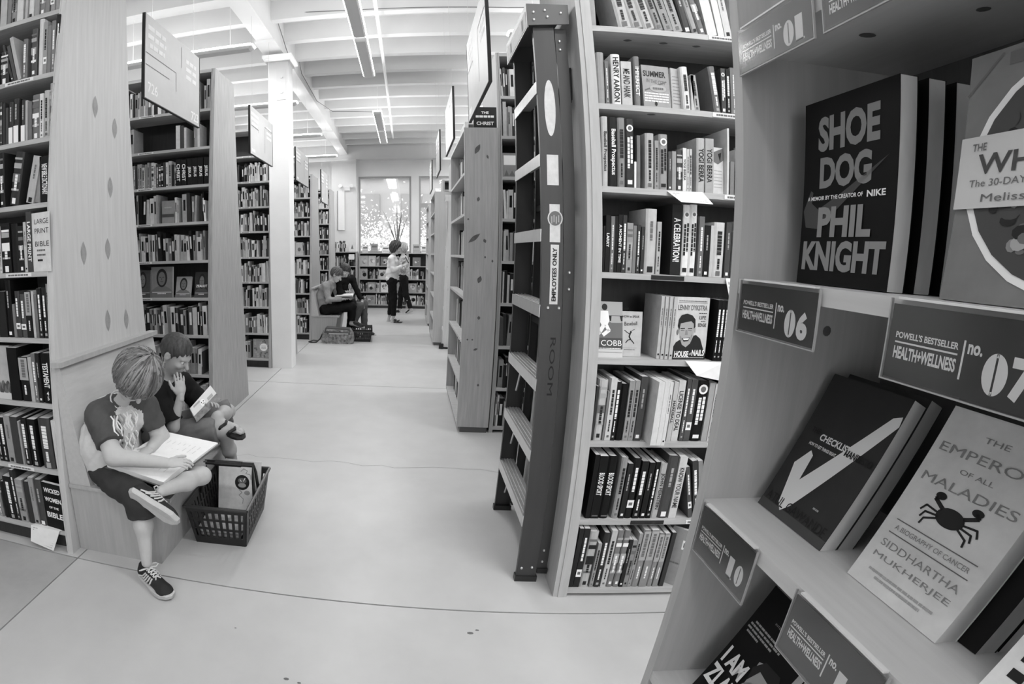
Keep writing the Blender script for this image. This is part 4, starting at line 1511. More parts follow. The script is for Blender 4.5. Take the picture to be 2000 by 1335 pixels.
# horizontal pair and end book on the bottom shelf
yb_ = 1.985 + .081 * .04
mt = Matrix.Translation((1.31, yb_ + .02, .335)) @ Matrix.Rotation(math.radians(90), 4, 'Y') @ Matrix.Rotation(math.radians(0), 4, 'Z')
o = face_book(.15, .29, .018, stand_matrix(1.285, yb_ + .06, .04, math.radians(-38), .02), 150, 'light grey book with a white label turned outward at bottom shelf right', 'sports books right of the ladder')
c = Cover(.15, .29)
c.rect(.5, .26, .24, .16, 1)
c.rect(.5, .26, .16, .08, 3, 2)
c.bars(.4, .6, .5, .03, 3, 5)
c.done(o)

# ---------------------------------------------------------------- cover-out books in the left cases
yl = 1.89 + .081 * 1.45
o = face_book(.135, .285, .004, stand_matrix(-1.757, yl + .018, 1.45, math.radians(-12), .01), 205, 'white large print book turned to show its cover, fifth shelf behind boys', 'books in the case behind the boys')
c = Cover(.135, .285)
for s, v, h in (('LARGE', .15, .085), ('PRINT', .31, .085), ('BIBLE', .53, .085)):
    c.text(s, .56, v, h, .8, 0, 0)
c.bars(.5, .64, .5, .03, 3, 5)
c.bars(.5, .72, .5, .03, 3, 5)
c.rect(.42, .81, .3, .035, 0)
c.done(o)
yl = 1.89 + .081 * .12
o = face_book(.135, .262, .02, stand_matrix(-1.786, yl + .02, .12, math.radians(-6), .02), 26, 'black book with wide white capitals facing out, bottom shelf behind boys', 'books in the case behind the boys')
c = Cover(.135, .262)
for s, v, h, w in (('WICKED', .16, .1, .86), ('WOMEN', .36, .1, .86), ('OF THE', .53, .05, .5), ('BIBLE', .70, .12, .84)):
    c.text(s, .52, v, h, w, 1, .03)
c.done(o)
yl = 1.89 + .081 * .8
o = face_book(.16, .28, .03, stand_matrix(-2.105, yl + .02, .80, 0, .08), 170, 'pale book with dark hills on its cover, third shelf up behind the boys', 'books in the case behind the boys')
c = Cover(.16, .28)
for j in range(14):
    c.oval(.1 + .07 * j, .78 + .05 * math.sin(j * 2.1), .09, .09, 4 if j % 2 else 3, 1 + .1 * j, 10)
c.rect(.5, .94, 1, .12, 5, 3)
c.done(o)

yl = 3.985 + .081 * 1.125
GR2 = 'cover-out books in the second left case'


def d_bust(tone_bg, tone_body, words=None):
    def d(o, w, h):
        c = Cover(w, h)
        c.poly([(0, 1), (0, .78), (.22, .66), (.4, .6), (.62, .6), (.86, .7), (1, .8), (1, 1)], tone_body)
        c.oval(.5, .36, .25, .30, 0, 1.5)
        c.oval(.5, .38, .17, .22, 3, 2)
        for s in (-1, 1):
            c.line([(.5 + s * .03, .34), (.5 + s * .11, .335)], .02, 0, 3)
        c.line([(.44, .48), (.56, .48)], .02, 0, 3)
        c.line([(.5, .36), (.49, .43)], .015, 0, 3)
        c.rect(.5, .82, .9, .012, 1, 3)
        if words:
            c.text(words, .5, .55, .1, .8, 1, .02, l=4)
        c.bars(.5, .87, .4, .02, 1, 4, 3)
        c.done(o)
    return d


for x, w, h, k, tn, lb, dr in ((-2.395, .16, .25, .12, 84, 'dark cover-out book half hidden at left below the spine rows', d_bust(3, 4)), (-2.225, .215, .275, .10, 120, 'large book with a shadowed head and shoulders on its cover', d_bust(2, 3)),
                               (-1.985, .145, .19, .30, 150, 'small leaning book with a bearded face in a round frame', d_bust(2, 3)), (-1.80, .13, .225, .22, 60, 'dark cover-out book with slanted white title beside the end panel', d_bust(3, 4, 'ZEALOT'))):
    o = face_book(w, h, .022, stand_matrix(x, yl + .03, 1.125, 0, k), tn, lb, GR2)
    dr(o, w, h)
yl = 3.985 + .081 * 1.785
o = face_book(.12, .2, .02, stand_matrix(-2.115, yl + .03, 1.785, 0, .05), 130, 'grey book shown cover out amid spines in the second left case', GR2)
c = Cover(.12, .2)
c.rect(.5, .66, 1, .14, 4)
c.bars(.5, .3, .6, .05, 2, 4)
c.done(o)
yl = 3.985 + .081 * 2.445
for x0, x1, h, tn in ((-2.545, -2.51, .21, 110), (-2.50, -2.475, .215, 130), (-1.985, -1.945, .215, 190), (-1.943, -1.91, .21, 90), (-1.905, -1.885, .19, 195), (-1.80, -1.78, .21, 150), (-1.778, -1.755, .21, 190)):
    FAR.box(x0, x1, yl + .02, yl + .18, 2.445, 2.445 + h, min(range(15), key=lambda i: abs(FAR_TONES[i] - tn)))
yl = 6.29 + .081 * .12
o = face_book(.26, .255, .03, stand_matrix(-1.965, yl + .03, .12, 0, .08), 140, 'square scroll-patterned book facing out on the floor shelf by the column', GR2)
c = Cover(.26, .255)
rr = random.Random(8)
for _ in range(46):
    u, v = rr.uniform(.06, .94), rr.uniform(.05, .95)
    c.oval(u, v, .05, .05, rr.choice((2, 3)), 1 + rr.random() * .2, 10)
c.oval(.56, .42, .2, .2, 1, 3)
for v in (.36, .42, .48):
    c.bars(.56, v, .24, .03, 2, 4, 4)
c.done(o)
yl = 8.5 + .081 * 1.45
o = face_book(.13, .22, .02, stand_matrix(-1.875, yl + .03, 1.45, 0, .05), 185, 'pale book with a dark disc on its cover above the reading couple', GR2)
c = Cover(.13, .22)
c.oval(.5, .55, .22, .15, 3)
c.done(o)
yk = 4.2 + .02 * 2.123
o = face_book(.13, .2, .02, stand_matrix(.792, yk + .03, 2.123, 0, .06), 130, 'grey book with a white panel beside the stepladder rail', GR2)
c = Cover(.13, .2)
c.rect(.5, .3, .84, .4, 1)
c.poly([(.1, .95), (.25, .7), (.4, .95), (.6, .72), (.8, .95)], 3)
c.done(o)
# ---------------------------------------------------------------- stepladder folded against the row end
RAIL = gmat('ladder_fibreglass', 54, .42, .45, .10, 30, (1, 1, .1))
ALU = gmat('ladder_aluminium', 200, .33, .5, .08, 12, (1, 6, 1), 0, .5)
STK = gmat('sticker_white', 206, .6, .3, .10, 40)


def stepladder(label, loc, rail_m, step_m, stickers=True, scale=1., nstep=7, top=2.5):
    """front rails at local x 0-.092, rear rails .098-.152; local y 0 is the near foot, .74 the far one"""
    root = empty('stepladder', loc)
    tag(root, label, 'ladder')
    inw = .06                                        # each side leans in as it rises
    W_ = .74 * scale
    fl_ = .022

    def ch(nm, xa0, xb0, xa1, xb1, y0, s, z0, z1, flg):
        """channel rail: web on the outside, two flanges inwards; s=+1 near side, -1 far side"""
        mb = MB()
        ya, yb = y0 + s * inw * z0, y0 + s * inw * z1
        t = .004
        def slab(xa, xb, xc, xd, d0, d1):
            p = [(xa, ya + s * d0, z0), (xb, ya + s * d0, z0), (xb, ya + s * d1, z0), (xa, ya + s * d1, z0), (xc, yb + s * d0, z1), (xd, yb + s * d0, z1), (xd, yb + s * d1, z1), (xc, yb + s * d1, z1)]
            if s < 0:
                p = [p[3], p[2], p[1], p[0], p[7], p[6], p[5], p[4]]
            mb.hexa(p)
        slab(xa0, xb0, xa1, xb1, 0, t)
        slab(xa0, xa0 + t, xa1, xa1 + t, t, flg)
        slab(xb0 - t, xb0, xb1 - t, xb1, t, flg)
        return obj(nm, mb, rail_m, root)
    for s, y0 in ((1, 0), (-1, W_)):
        ch('front_rail', 0, .094, -.022, .07, y0, s, .025, top, fl_)
        ch('rear_rail', .099, .146, .077, .128, y0 + s * .012, s, .06, top, fl_ * .8)
        f = MB()
        f.box(-.006, .1, y0 - .006 if s > 0 else y0 - .03, y0 + .03 if s > 0 else y0 + .006, 0, .03)
        obj('foot', f, BLACKP, root)
        f = MB()
        f.box(.098, .148, y0 + (.006 if s > 0 else -.036), y0 + (.036 if s > 0 else -.006), .04, .066)
        obj('foot', f, BLACKP, root)
    for i in range(nstep):
        z = .335 + i * .3185
        a, b = inw * z + .004, W_ - inw * z - .004
        fx = -.022 * (z / top)
        mb = MB()
        mb.box(fx - .004, fx + .082, a, b, z - .006, z)
        mb.box(fx - .004, fx, a, b, z - .052, z - .006)
        for k in range(4):
            mb.box(fx + .006 + k * .018, fx + .012 + k * .018, a, b, z, z + .003)
        obj('step', mb, step_m, root)
        if i < 3:
            br = MB()
            for s, yy in ((1, a), (-1, b)):
                br.tube([(fx + .05, yy + s * .012, z - .21), (fx + .05, yy + s * .13, z - .008)], .006, 5)
            obj('step_brace', br, step_m, root)
    for z in (.55, 1.15, 1.72):
        a, b = inw * z + .02, W_ - inw * z - .02
        obj('rear_brace', MB().box(.104 - .008 * z, .125 - .008 * z, a, b, z, z + .03), rail_m, root)
    a, b = inw * top - .02, W_ - inw * top + .02
    cap = MB().box(-.05, .135, a, b, top + .085, top + .1)
    cap.box(-.05, -.044, a, b, top - .01, top + .085)
    cap.hexa([(-.044, a, top), (.135, a, top + .01), (.135, a + .006, top + .01), (-.044, a + .006, top), (-.044, a, top + .085), (.135, a, top + .085), (.135, a + .006, top + .085), (-.044, a + .006, top + .085)])
    cap.hexa([(-.044, b - .006, top), (.135, b - .006, top + .01), (.135, b, top + .01), (-.044, b, top), (-.044, b - .006, top + .085), (.135, b - .006, top + .085), (.135, b, top + .085), (-.044, b, top + .085)])
    obj('top_cap', cap, gmat('ladder_cap_steel', 84, .4, .5) if stickers else step_m, root)
    lb = MB()
    rect(lb, (-.051, (a + b) / 2, top + .035), (0, -1, 0), (0, 0, 1), (b - a) * .92, .075, 0)
    obj('cap_label', lb, STK, root)
    cp = MB()
    for yy, h_ in ((a + .09, .05), (b - .12, .05)):
        rect(cp, (-.0518, yy, top + .035), (0, -1, 0), (0, 0, 1), .03, h_, 0)
    obj('label_print', cp, INKM, root)
    rv = MB()
    for x, z in ((-.02, top + .06), (.03, top + .07), (-.02, top + .025), (.04, top + .04), (.1, top + .06)):
        rv.ball((x, a - .001, z), .007, 6)
    for x, z in ((.02, 1.28), (.068, 1.28), (.02, .07), (.07, .075)):
        rv.ball((x, inw * z - .001, z), .007, 6)
    for x, z in ((.112, 1.36), (.112, 1.43), (.118, .16), (.118, .1), (.095, top - .06), (.095, top - .1)):
        rv.ball((x, inw * z + .011, z), .007, 6)
    obj('rivet', rv, STEEL, root)
    if not stickers:
        root.rotation_euler = (0, .028, 0)
        obj('foot_bracket', MB().box(-.05, .02, -.03, -.007, .004, .085).box(.10, .165, -.02, .0, .004, .10), BLACKM, root)
        obj('top_bracket', MB().box(.09, .17, .10, .14, top - .06, top + .03), BLACKM, root)
    if stickers:
        def onrail(x, z, d=.0012):
            return (x, inw * z - d, z)
        X, Z = (1, 0, 0), Vector((0, inw, 1)).normalized()
        mb = MB()
        mb.disc(onrail(.032, 2.13), X, Z, .024, 24, 0, .125)
        obj('oval_sticker', mb, STK, root)
        mb = MB()
        rect(mb, onrail(.035, 1.86), X, Z, .05, .13, 0)
        rect(mb, onrail(.041, 1.69), X, Z, .045, .05, 0)
        rect(mb, onrail(.043, 1.60), X, Z, .046, .09, 0)
        obj('paper_sticker', mb, STK, root)
        mb = MB()
        mb.disc(onrail(.043, 1.655, .002), X, Z, .033, 20, 0, .036)
        ms = obj('round_badge', mb, STK, root)
        mb = MB()
        mb.disc(onrail(.043, 1.655, .0026), X, Z, .028, 20, 0, .031)
        for k in range(4):
            rect(mb, onrail(.028 + k * .01, 1.648 + .006 * (k % 2), .003), X, Z, .005, .03, 1)
        obj('badge_picture', mb, [INKM, INKG], ms)
        mb = MB()
        rect(mb, onrail(.043, 1.42), X, Z, .036, .25, 0)
        st = obj('staff_sticker', mb, STK, root)
        mb = MB()
        put_text(mb, 'EMPLOYEES ONLY', onrail(.043, 1.42, .002), Z, (-1, 0, 0), .019, .225, 0, .035)
        obj('sticker_print', mb, INKD, st)
        mb = MB()
        put_text(mb, 'ROOM', onrail(.05, 1.03), (0, -inw, -1), X, .024, .25, 0, .0)
        obj('marker_writing', mb, gmat('marker_black', 14, .5), root)
    return root


stepladder('dark folded stepladder with worn metal steps and an EMPLOYEES ONLY sticker', (.591, 2.105, 0), RAIL, ALU)
stepladder('pale wooden folded stepladder standing before the far end case', (.60, 8.02, 0), wood('ladder_pine', 224, 6, .06), wood('ladder_step_pine', 220, 6, .06), False, .3, 7, 2.3)
hk = MB()
hk.box(.722, .745, 2.30, 2.312, 2.19, 2.335)
hk.box(.722, .745, 2.312, 2.37, 2.18, 2.195).box(.735, .745, 2.312, 2.37, 2.325, 2.335)
tag(obj('wall_hook', hk, BLACKM), 'black metal hook on the end panel just behind the stepladder', 'hook')

# ---------------------------------------------------------------- hanging direction signs, seen along the aisle
SIGN = gmat('sign_board_grey', 186, .45, .4, .04, 8)
SIGNE = gmat('sign_edge_dark', 46, .5)


def hang_sign(label, x, y0, y1, z0, z1, face, nums=None, seed=0):
    """board in the plane of the aisle; face +1 turns its print to +x, -1 to -x"""
    root = empty('hanging_sign', (x, (y0 + y1) / 2, z0))
    tag(root, label, 'sign', 'hanging direction signs')
    L, h = y1 - y0, z1 - z0
    obj('board', MB().box(-.009, .009, -L / 2 + .008, L / 2 - .008, .006, h), SIGN, root)
    e = MB().box(-.011, .011, -L / 2, -L / 2 + .008, 0, h).box(-.011, .011, L / 2 - .008, L / 2, 0, h).box(-.011, .011, -L / 2 + .008, L / 2 - .008, 0, .006)
    obj('edging', e, SIGNE, root)
    for s in (-.38, .38):
        obj('wire', MB().tube([(0, s * L, h), (0, s * L, 4.56 - z0)], .0018, 4), STEEL, root)
    for sd in (1, -1):
        mb = MB()
        U = Vector((0, -1, 0)) if sd < 0 else Vector((0, 1, 0))
        Z = Vector((0, 0, 1))
        X = sd * .0098
        P = lambda u, v: (X, (u - .5) * L * U.y, h * (1 - v))
        rr = random.Random(seed)
        for j in range(3):
            bars(mb, P(.20, .14 + j * .105), U, Z, L * .3 * (1 - .2 * (j == 2)), h * .055, 0, 3, rr)
            bars(mb, P(.82, .2 + j * .105), U, Z, L * .22, h * .055, 0, 2, rr)
        if nums:
            put_text(mb, nums[0], P(.13, .85), U, Z, h * .125, None, 0, .02)
            put_text(mb, nums[1], P(.89, .89), U, Z, h * .125, None, 0, .02)
        else:
            bars(mb, P(.14, .9), U, Z, L * .14, h * .06, 0, 2, rr)
        for (u0, v0, u1, v1) in ((.02, .46, .52, .46), (.52, .46, .52, .70), (.02, .60, .40, .60), (.62, .06, .62, .34)) if not seed % 2 else ((.04, .40, .34, .40), (.34, .40, .34, .46), (.62, .22, .62, .80), (.62, .22, .97, .22)):
            a, b = Vector(P(u0, v0)), Vector(P(u1, v1))
            d = (b - a).normalized()
            rect(mb, (a + b) / 2, d, Vector((sd, 0, 0)).cross(d), (b - a).length, .006, 1)
        obj('sign_print', mb, [INKW, INKM if not seed else INKD], root)
    return root


hang_sign('nearest left hanging sign with small numbers 726 and 723 in its corners', -1.6, 2.90, 3.81, 2.51, 3.09, 1, ('726', '723'), 0)
hang_sign('second hanging sign on the left with ruled black lines, before the column', -1.6, 5.17, 6.09, 2.55, 3.075, 1, None, 1)
hang_sign('third hanging sign on the left, beyond the column', -1.6, 7.43, 8.43, 2.57, 3.07, 1, None, 3)
hang_sign('farthest hanging sign on the left', -1.6, 9.72, 10.57, 2.47, 3.09, 1, None, 5)
hang_sign('nearest right hanging sign, seen nearly edge on above the knotty case', .5, 3.02, 4.02, 2.50, 3.12, -1, None, 1)
hang_sign('second hanging sign on the right, a dark edge before the ceiling', .5, 5.34, 6.38, 2.67, 3.22, -1, None, 3)
hang_sign('third hanging sign on the right', .5, 7.52, 8.40, 2.69, 3.28, -1, None, 5)
hang_sign('farthest hanging sign on the right against the window wall', .5, 9.85, 10.7, 2.69, 3.25, -1, None, 7)

# poster on top of the knotty end case
po = empty('display_board', (.645, 4.21, 2.505))
tag(po, 'black display board with pale capitals standing on the knotty end case', 'sign')
obj('board', MB().box(-.093, .093, 0, .012, 0, .175), gmat('board_black', 26, .5), po)
mb = MB()
put_text(mb, 'THE', (0, -.001, .13), (1, 0, 0), (0, 0, 1), .02, .06, 0, .03)
put_text(mb, 'CHRIST', (0, -.001, .042), (1, 0, 0), (0, 0, 1), .028, .14, 0, .03)
bars(mb, (0, -.001, .098), (1, 0, 0), (0, 0, 1), .15, .018, 0, 5)
obj('board_print', mb, PRINT[1], po)

# ---------------------------------------------------------------- bench against the first left row
W_BENCH = wood('bench_board', 172, 8, .08)


def bench(label, x, y0, y1, zseat=.385, depth=.58, back=True, ztop=1.02):
    root = empty('bench', (x, y0, 0))
    tag(root, label, 'bench', 'benches along the left rows')
    L = y1 - y0
    dp = depth
    for yy in (0, L - .02):
        bt = dp - .09
        poly = [(0, 0), (bt, 0), (dp - .03, zseat - .02), (0, zseat - .02)]
        mb = MB()
        mb.prism([(a, b) for a, b in poly], 1, yy, yy + .02)
        obj('end_board', mb, W_BENCH, root)
    mb = MB()
    mb.hexa([(bt - .02, .02, .0), (bt, .02, .0), (bt, L - .02, .0), (bt - .02, L - .02, .0), (dp - .05, .02, zseat - .02), (dp - .03, .02, zseat - .02), (dp - .03, L - .02, zseat - .02), (dp - .05, L - .02, zseat - .02)])
    obj('front_board', mb, W_BENCH, root)
    obj('seat', MB().box(0, dp, -.01, L + .01, zseat - .02, zseat), W_BENCH, root)
    if back:
        mb = MB()
        mb.hexa([(0, .0, zseat), (.13, .0, zseat), (.13, L, zseat), (0, L, zseat), (0, .0, ztop - .025), (.03, .0, ztop - .025), (.03, L, ztop - .025), (0, L, ztop - .025)])
        obj('backrest', mb, gmat('backrest_board', 186, .5, .35, .06, 7, (6, 1, 6)), root)
        obj('backrest_cap', MB().box(-.004, .056, -.025, L + .02, ztop - .025, ztop), W_BENCH, root)
    return root


bench('plain wooden bench with slanted backrest on which the two boys sit', -1.617, 1.955, 2.92)
bench('plain wooden bench with flared end under the two reading adults', -1.58, 8.50, 9.5, .42, .48, True, .9)

# ---------------------------------------------------------------- shopping baskets
BASK = gmat('basket_plastic', 26, .4, .5)


def basket(label, loc, rz, W0=.27, L0=.42, W1=.325, L1=.53, H=.245, handles=True):
    root = empty('shopping_basket', loc, rz)
    tag(root, label, 'basket', 'black shopping baskets on the floor')
    P = lambda u, v, z: ((W0 + (W1 - W0) * z / H) * u / 2, (L0 + (L1 - L0) * z / H) * v / 2, z)
    obj('base', MB().box(-W0 / 2, W0 / 2, -L0 / 2, L0 / 2, 0, .006), BASK, root)
    for (ax, sg, nb) in (('u', -1, 12), ('u', 1, 12), ('v', -1, 9), ('v', 1, 9)):
        mb = MB()
        Q = (lambda t, z: P(sg, t, z)) if ax == 'u' else (lambda t, z: P(t, sg, z))

        def strip(t0, t1, z0, z1):
            o4 = [Vector(Q(t0, z0)), Vector(Q(t1, z0)), Vector(Q(t1, z1)), Vector(Q(t0, z1))]
            nrm = (o4[1] - o4[0]).cross(o4[3] - o4[0]).normalized() * .004
            mb.hexa([o4[0] - nrm, o4[1] - nrm, o4[1] + nrm, o4[0] + nrm, o4[3] - nrm, o4[2] - nrm, o4[2] + nrm, o4[3] + nrm])
        for z0, z1 in ((0, .05), (.098, .108), (.158, .168), (.215, H)):
            strip(-1, 1, z0, z1)
        for k in range(nb + 1):
            t = -1 + 2 * k / nb
            wv = .045 if 0 < k < nb else .1
            strip(max(-1, t - wv), min(1, t + wv), .05, .215)
        obj('lattice_side', mb, BASK, root)
    rim = MB()
    for (a, b) in (((-1, -1), (1, -1)), ((1, -1), (1, 1)), ((1, 1), (-1, 1)), ((-1, 1), (-1, -1))):
        rim.tube([P(a[0] * 1.03, a[1] * 1.02, H), P(b[0] * 1.03, b[1] * 1.02, H)], .009, 6)
    obj('rim', rim, gmat('basket_rim_plastic', 46, .32, .6), root)
    if handles:
        for s in (-1, 1):
            w = W1 / 2 * .92
            y0, y1 = s * .05, s * .012
            mb = MB()
            pts = [(-w, y0, H - .03), (-w * .96, (y0 + y1) / 2, H + .08), (-w * .92, y1, H + .135), (w * .92, y1, H + .135), (w * .96, (y0 + y1) / 2, H + .08), (w, y0, H - .03)]
            mb.tube(pts, .009, 6)
            mb.tube([(-w * .5, y1, H + .135), (w * .5, y1, H + .135)], .012, 6)
            obj('handle', mb, BASK, root)
    return root


basket('black shopping basket holding books, on the floor by the two boys', (-.912, 2.42, 0), math.radians(3))
BK = 'books in the near basket'
PAT = gmat('patterned_cover', 150, .5, .4, .55, 18)
o = face_book(.215, .27, .012, Matrix.Translation((-1.02, 2.50, .055)) @ Matrix.Rotation(math.radians(2), 4, 'Z') @ Matrix.Rotation(math.radians(-12), 4, 'X'), 216, 'white picture book with a dark round emblem standing in the near basket', BK)
c = Cover(.215, .27)
c.oval(.66, .40, .20, .165, 0)
c.oval(.66, .36, .12, .06, 3, 2)
c.oval(.66, .46, .11, .05, 2, 2)
c.line([(.60, .34), (.64, .38)], .02, 1, 3)
c.line([(.74, .30), (.70, .37)], .02, 1, 3)
c.line([(.62, .16), (.70, .10), (.80, .14), (.76, .20), (.88, .22), (.90, .32)], .02, 2)
c.line([(.58, .56), (.66, .62), (.58, .68), (.70, .76), (.68, .86)], .02, 2)
c.oval(.80, .62, .08, .05, 2)
c.done(o)
o = face_book(.22, .27, .012, Matrix.Translation((-1.005, 2.56, .055)) @ Matrix.Rotation(math.radians(-2), 4, 'Z') @ Matrix.Rotation(math.radians(-12), 4, 'X'), 200, 'pale book standing behind the emblem picture book in the near basket', BK)
for i, (dx, dy, tz, tn, lb) in enumerate(((0, -.055, .006, 60, 'dark book lying lowest at the bottom of the near basket'), (.01, -.05, .031, 168, 'speckled book lying flat in the middle of the pile in the basket'), (-.006, -.045, .056, 190, 'pale speckled book lying on top of the pile in the basket'))):
    o = obj('book', MB().box(-.11, .11, -.10, .06, 0, .002).box(-.11, .11, -.10, .06, .022, .024).box(-.11, -.108, -.10, .06, .002, .022), cover(tn) if i == 0 else PAT, None, Matrix.Translation((-.925 + dx, 2.37 + dy, tz)) @ Matrix.Rotation(.05 * i, 4, 'Z'))
    obj('pages', MB().box(-.108, .108, -.098, .058, .002, .022), PAGES, o)
    tag(o, lb, 'book', BK)
basket('black shopping basket by the feet of the reading couple, farther off', (-.72, 8.68, 0), math.radians(4), H=.17, handles=False)

# patterned bag in front of the far bench
bag = empty('shoulder_bag', (-1.09, 8.30, 0))
bag.scale = (1, 1, 1.12)
tag(bag, 'small patterned shoulder bag with dark strap on the floor before the far bench', 'bag')
poly = [(-.24, 0), (.24, 0), (.265, .05), (.25, .15), (.205, .22), (-.2, .235), (-.25, .17), (-.27, .05)]
mb = MB()
n = len(poly)
ring = []
for j, (s, yy) in enumerate(((.86, -.10), (1, -.085), (1.02, 0), (1, .085), (.86, .10))):
    ring.append([(x * s, yy, .02 + (z - .02) * (s if s < 1 else 1) if z > .02 else z) for x, z in poly])
vs = [p for r in ring for p in r]
fs = [tuple(range(n)), tuple(range(4 * n, 5 * n))[::-1]]
for j in range(4):
    fs += [(j * n + i, (j + 1) * n + i, (j + 1) * n + (i + 1) % n, j * n + (i + 1) % n) for i in range(n)]
mb.add(vs, fs)
obj('body', mb, gmat('floral_cloth', 130, .8, .2, .75, 26), bag)
obj('flap', MB().hexa([(-.22, -.106, .16), (.21, -.106, .14), (.21, .09, .2), (-.22, .09, .2), (-.2, -.09, .236), (.2, -.09, .222), (.2, .08, .225), (-.2, .08, .238)]), gmat('bag_flap', 75, .6), bag)
obj('zip', MB().box(-.14, .18, -.1095, -.106, .145, .157), gmat('bag_zip', 190, .4), bag)
obj('strap', MB().tube([(-.24, 0, .18), (-.3, -.03, .06), (-.36, -.06, .012), (-.45, -.08, .01), (-.49, -.04, .012), (-.42, 0, .03), (-.34, .02, .02)], .012, 5), BLACKP, bag)

# paper notices clipped to shelf edges
def notice(label, pts, rows=6, fold=None):
    """pts: top-left, top-right, bottom-right, bottom-left; a thin sheet"""
    a, b, c, d = [Vector(p) for p in pts]
    nrm = (b - a).cross(d - a).normalized() * .0006
    o = obj('paper_notice', MB().hexa([d - nrm, c - nrm, c + nrm, d + nrm, a - nrm, b - nrm, b + nrm, a + nrm]), PAPER)
    tag(o, label, 'notice', 'paper notices on shelf edges')
    mb = MB()
    for sgn in (-1, 1):
        for j in range(rows):
            t = (j + 1) / (rows + 1)
            l, r = a.lerp(d, t), b.lerp(c, t)
            xd = (r - l).normalized()
            bars(mb, l.lerp(r, .5) + nrm * 1.4 * sgn, xd, (a - d).normalized(), (r - l).length * .84, (a - d).length / rows * .42, 0, 9)
    obj('notice_print', mb, INKG, o)
    if fold:
        q = [Vector(p) for p in fold]
        nn = (q[1] - q[0]).cross(q[3] - q[0]).normalized() * .0006
        obj('folded_flap', MB().hexa([q[3] - nn, q[2] - nn, q[2] + nn, q[3] + nn, q[0] - nn, q[1] - nn, q[1] + nn, q[0] + nn]), PAPER, o)
    return o


yy = 1.985 + .081 * 1.79
notice('white printed notice jutting out from the third shelf right of the ladder', [(1.10, yy - .002, 1.783), (1.262, yy - .002, 1.79), (1.27, yy - .075, 1.735), (1.125, yy - .075, 1.735)], 5, [(1.10, yy + .03, 1.7915), (1.26, yy + .03, 1.7915), (1.262, yy - .002, 1.79), (1.10, yy - .002, 1.783)])
yy = 1.985 + .081 * 1.44
notice('white notice with large faint capitals hung at the right end of fourth shelf', [(1.375, yy - .004, 1.44), (1.47, yy - .004, 1.44), (1.47, yy - .018, 1.36), (1.392, yy - .018, 1.36)], 3)
yy = 1.985 + .081 * 1.09
notice('white printed notice curling down from the fifth shelf below the smiling man cover', [(1.205, yy - .004, 1.091), (1.395, yy - .004, 1.089), (1.395, yy - .02, 1.01), (1.25, yy - .035, 1.035)], 6)
yy = 1.89 + .081 * .12
notice('white printed sheet hanging from the bottom shelf near the bench', [(-1.885, yy - .004, .121), (-1.69, yy - .004, .121), (-1.735, yy - .03, .005), (-1.885, yy - .03, .035)], 8, [(-1.84, yy + .06, .123), (-1.65, yy + .08, .124), (-1.69, yy - .004, .121), (-1.885, yy - .004, .121)])

# ---------------------------------------------------------------- far end: low cases under the window, plant, odds and ends
def low_case(label, x0, x1, y0, zs, top):
    root = empty('low_bookcase', (x0, y0, 0))
    tag(root, label, 'bookcase', 'low cases under the window')
    w = x1 - x0
    wm = gmat('low_case_wood', 165, .5, .35, .08, 8)
    obj('side_panel', MB().box(0, .03, 0, .33, 0, top - .025), wm, root)
    obj('side_panel', MB().box(w - .03, w, 0, .33, 0, top - .025), wm, root)
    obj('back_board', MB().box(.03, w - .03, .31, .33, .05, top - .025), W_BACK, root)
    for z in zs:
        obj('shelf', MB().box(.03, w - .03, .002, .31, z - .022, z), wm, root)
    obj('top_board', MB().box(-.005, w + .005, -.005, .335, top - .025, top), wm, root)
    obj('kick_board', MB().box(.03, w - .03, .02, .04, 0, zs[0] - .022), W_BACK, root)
    return root


LZ = [.09, .43, .78, 1.13]
low_case('low wooden bookcase under the wide window behind the standing women', -1.25, .052, 13.72, LZ, 1.48)
low_case('low wooden bookcase right of the standing women under the narrow window', .054, 1.3, 13.72, LZ, 1.48)
low_case('taller bookcase against the pilaster behind the reading couple', -1.98, -1.27, 13.40, LZ, 1.51)
rn = random.Random(33)
for x0, x1 in ((-1.22, .02), (.085, .5)):
    for z in LZ:
        x = x0
        while x < x1 - .05:
            if rn.random() < .42:
                w = rn.uniform(.18, .23)
                if x + w > x1:
                    break
                h = rn.uniform(.23, .28)
                ti = rn.randrange(6, 15)
                far_book(x, x + w, 13.80, z, h, .03, ti)
                for _ in range(5):
                    cx, cz, rr_ = x + w * rn.uniform(.3, .7), z + h * rn.uniform(.3, .7), rn.uniform(.02, .055)
                    FAR.disc((cx, 13.7995 - rn.random() * .0004, cz), (1, 0, 0), (0, 0, 1), rr_, 8, rn.randrange(0, 15))
                x += w + .01
            else:
                ww = min(rn.uniform(.1, .25), x1 - x)
                fill(x, x + ww, 13.78, z, rn, .24, .75, .04)
                x += ww
for z in LZ:
    fill(-1.94, -1.31, 13.46, z, rn, .25, .55 if z < 1 else .35, .02)
fill(-1.94, -1.52, 13.45, 1.51, rn, .26, .35, 0)
DM = 'books stood on top of the low cases'
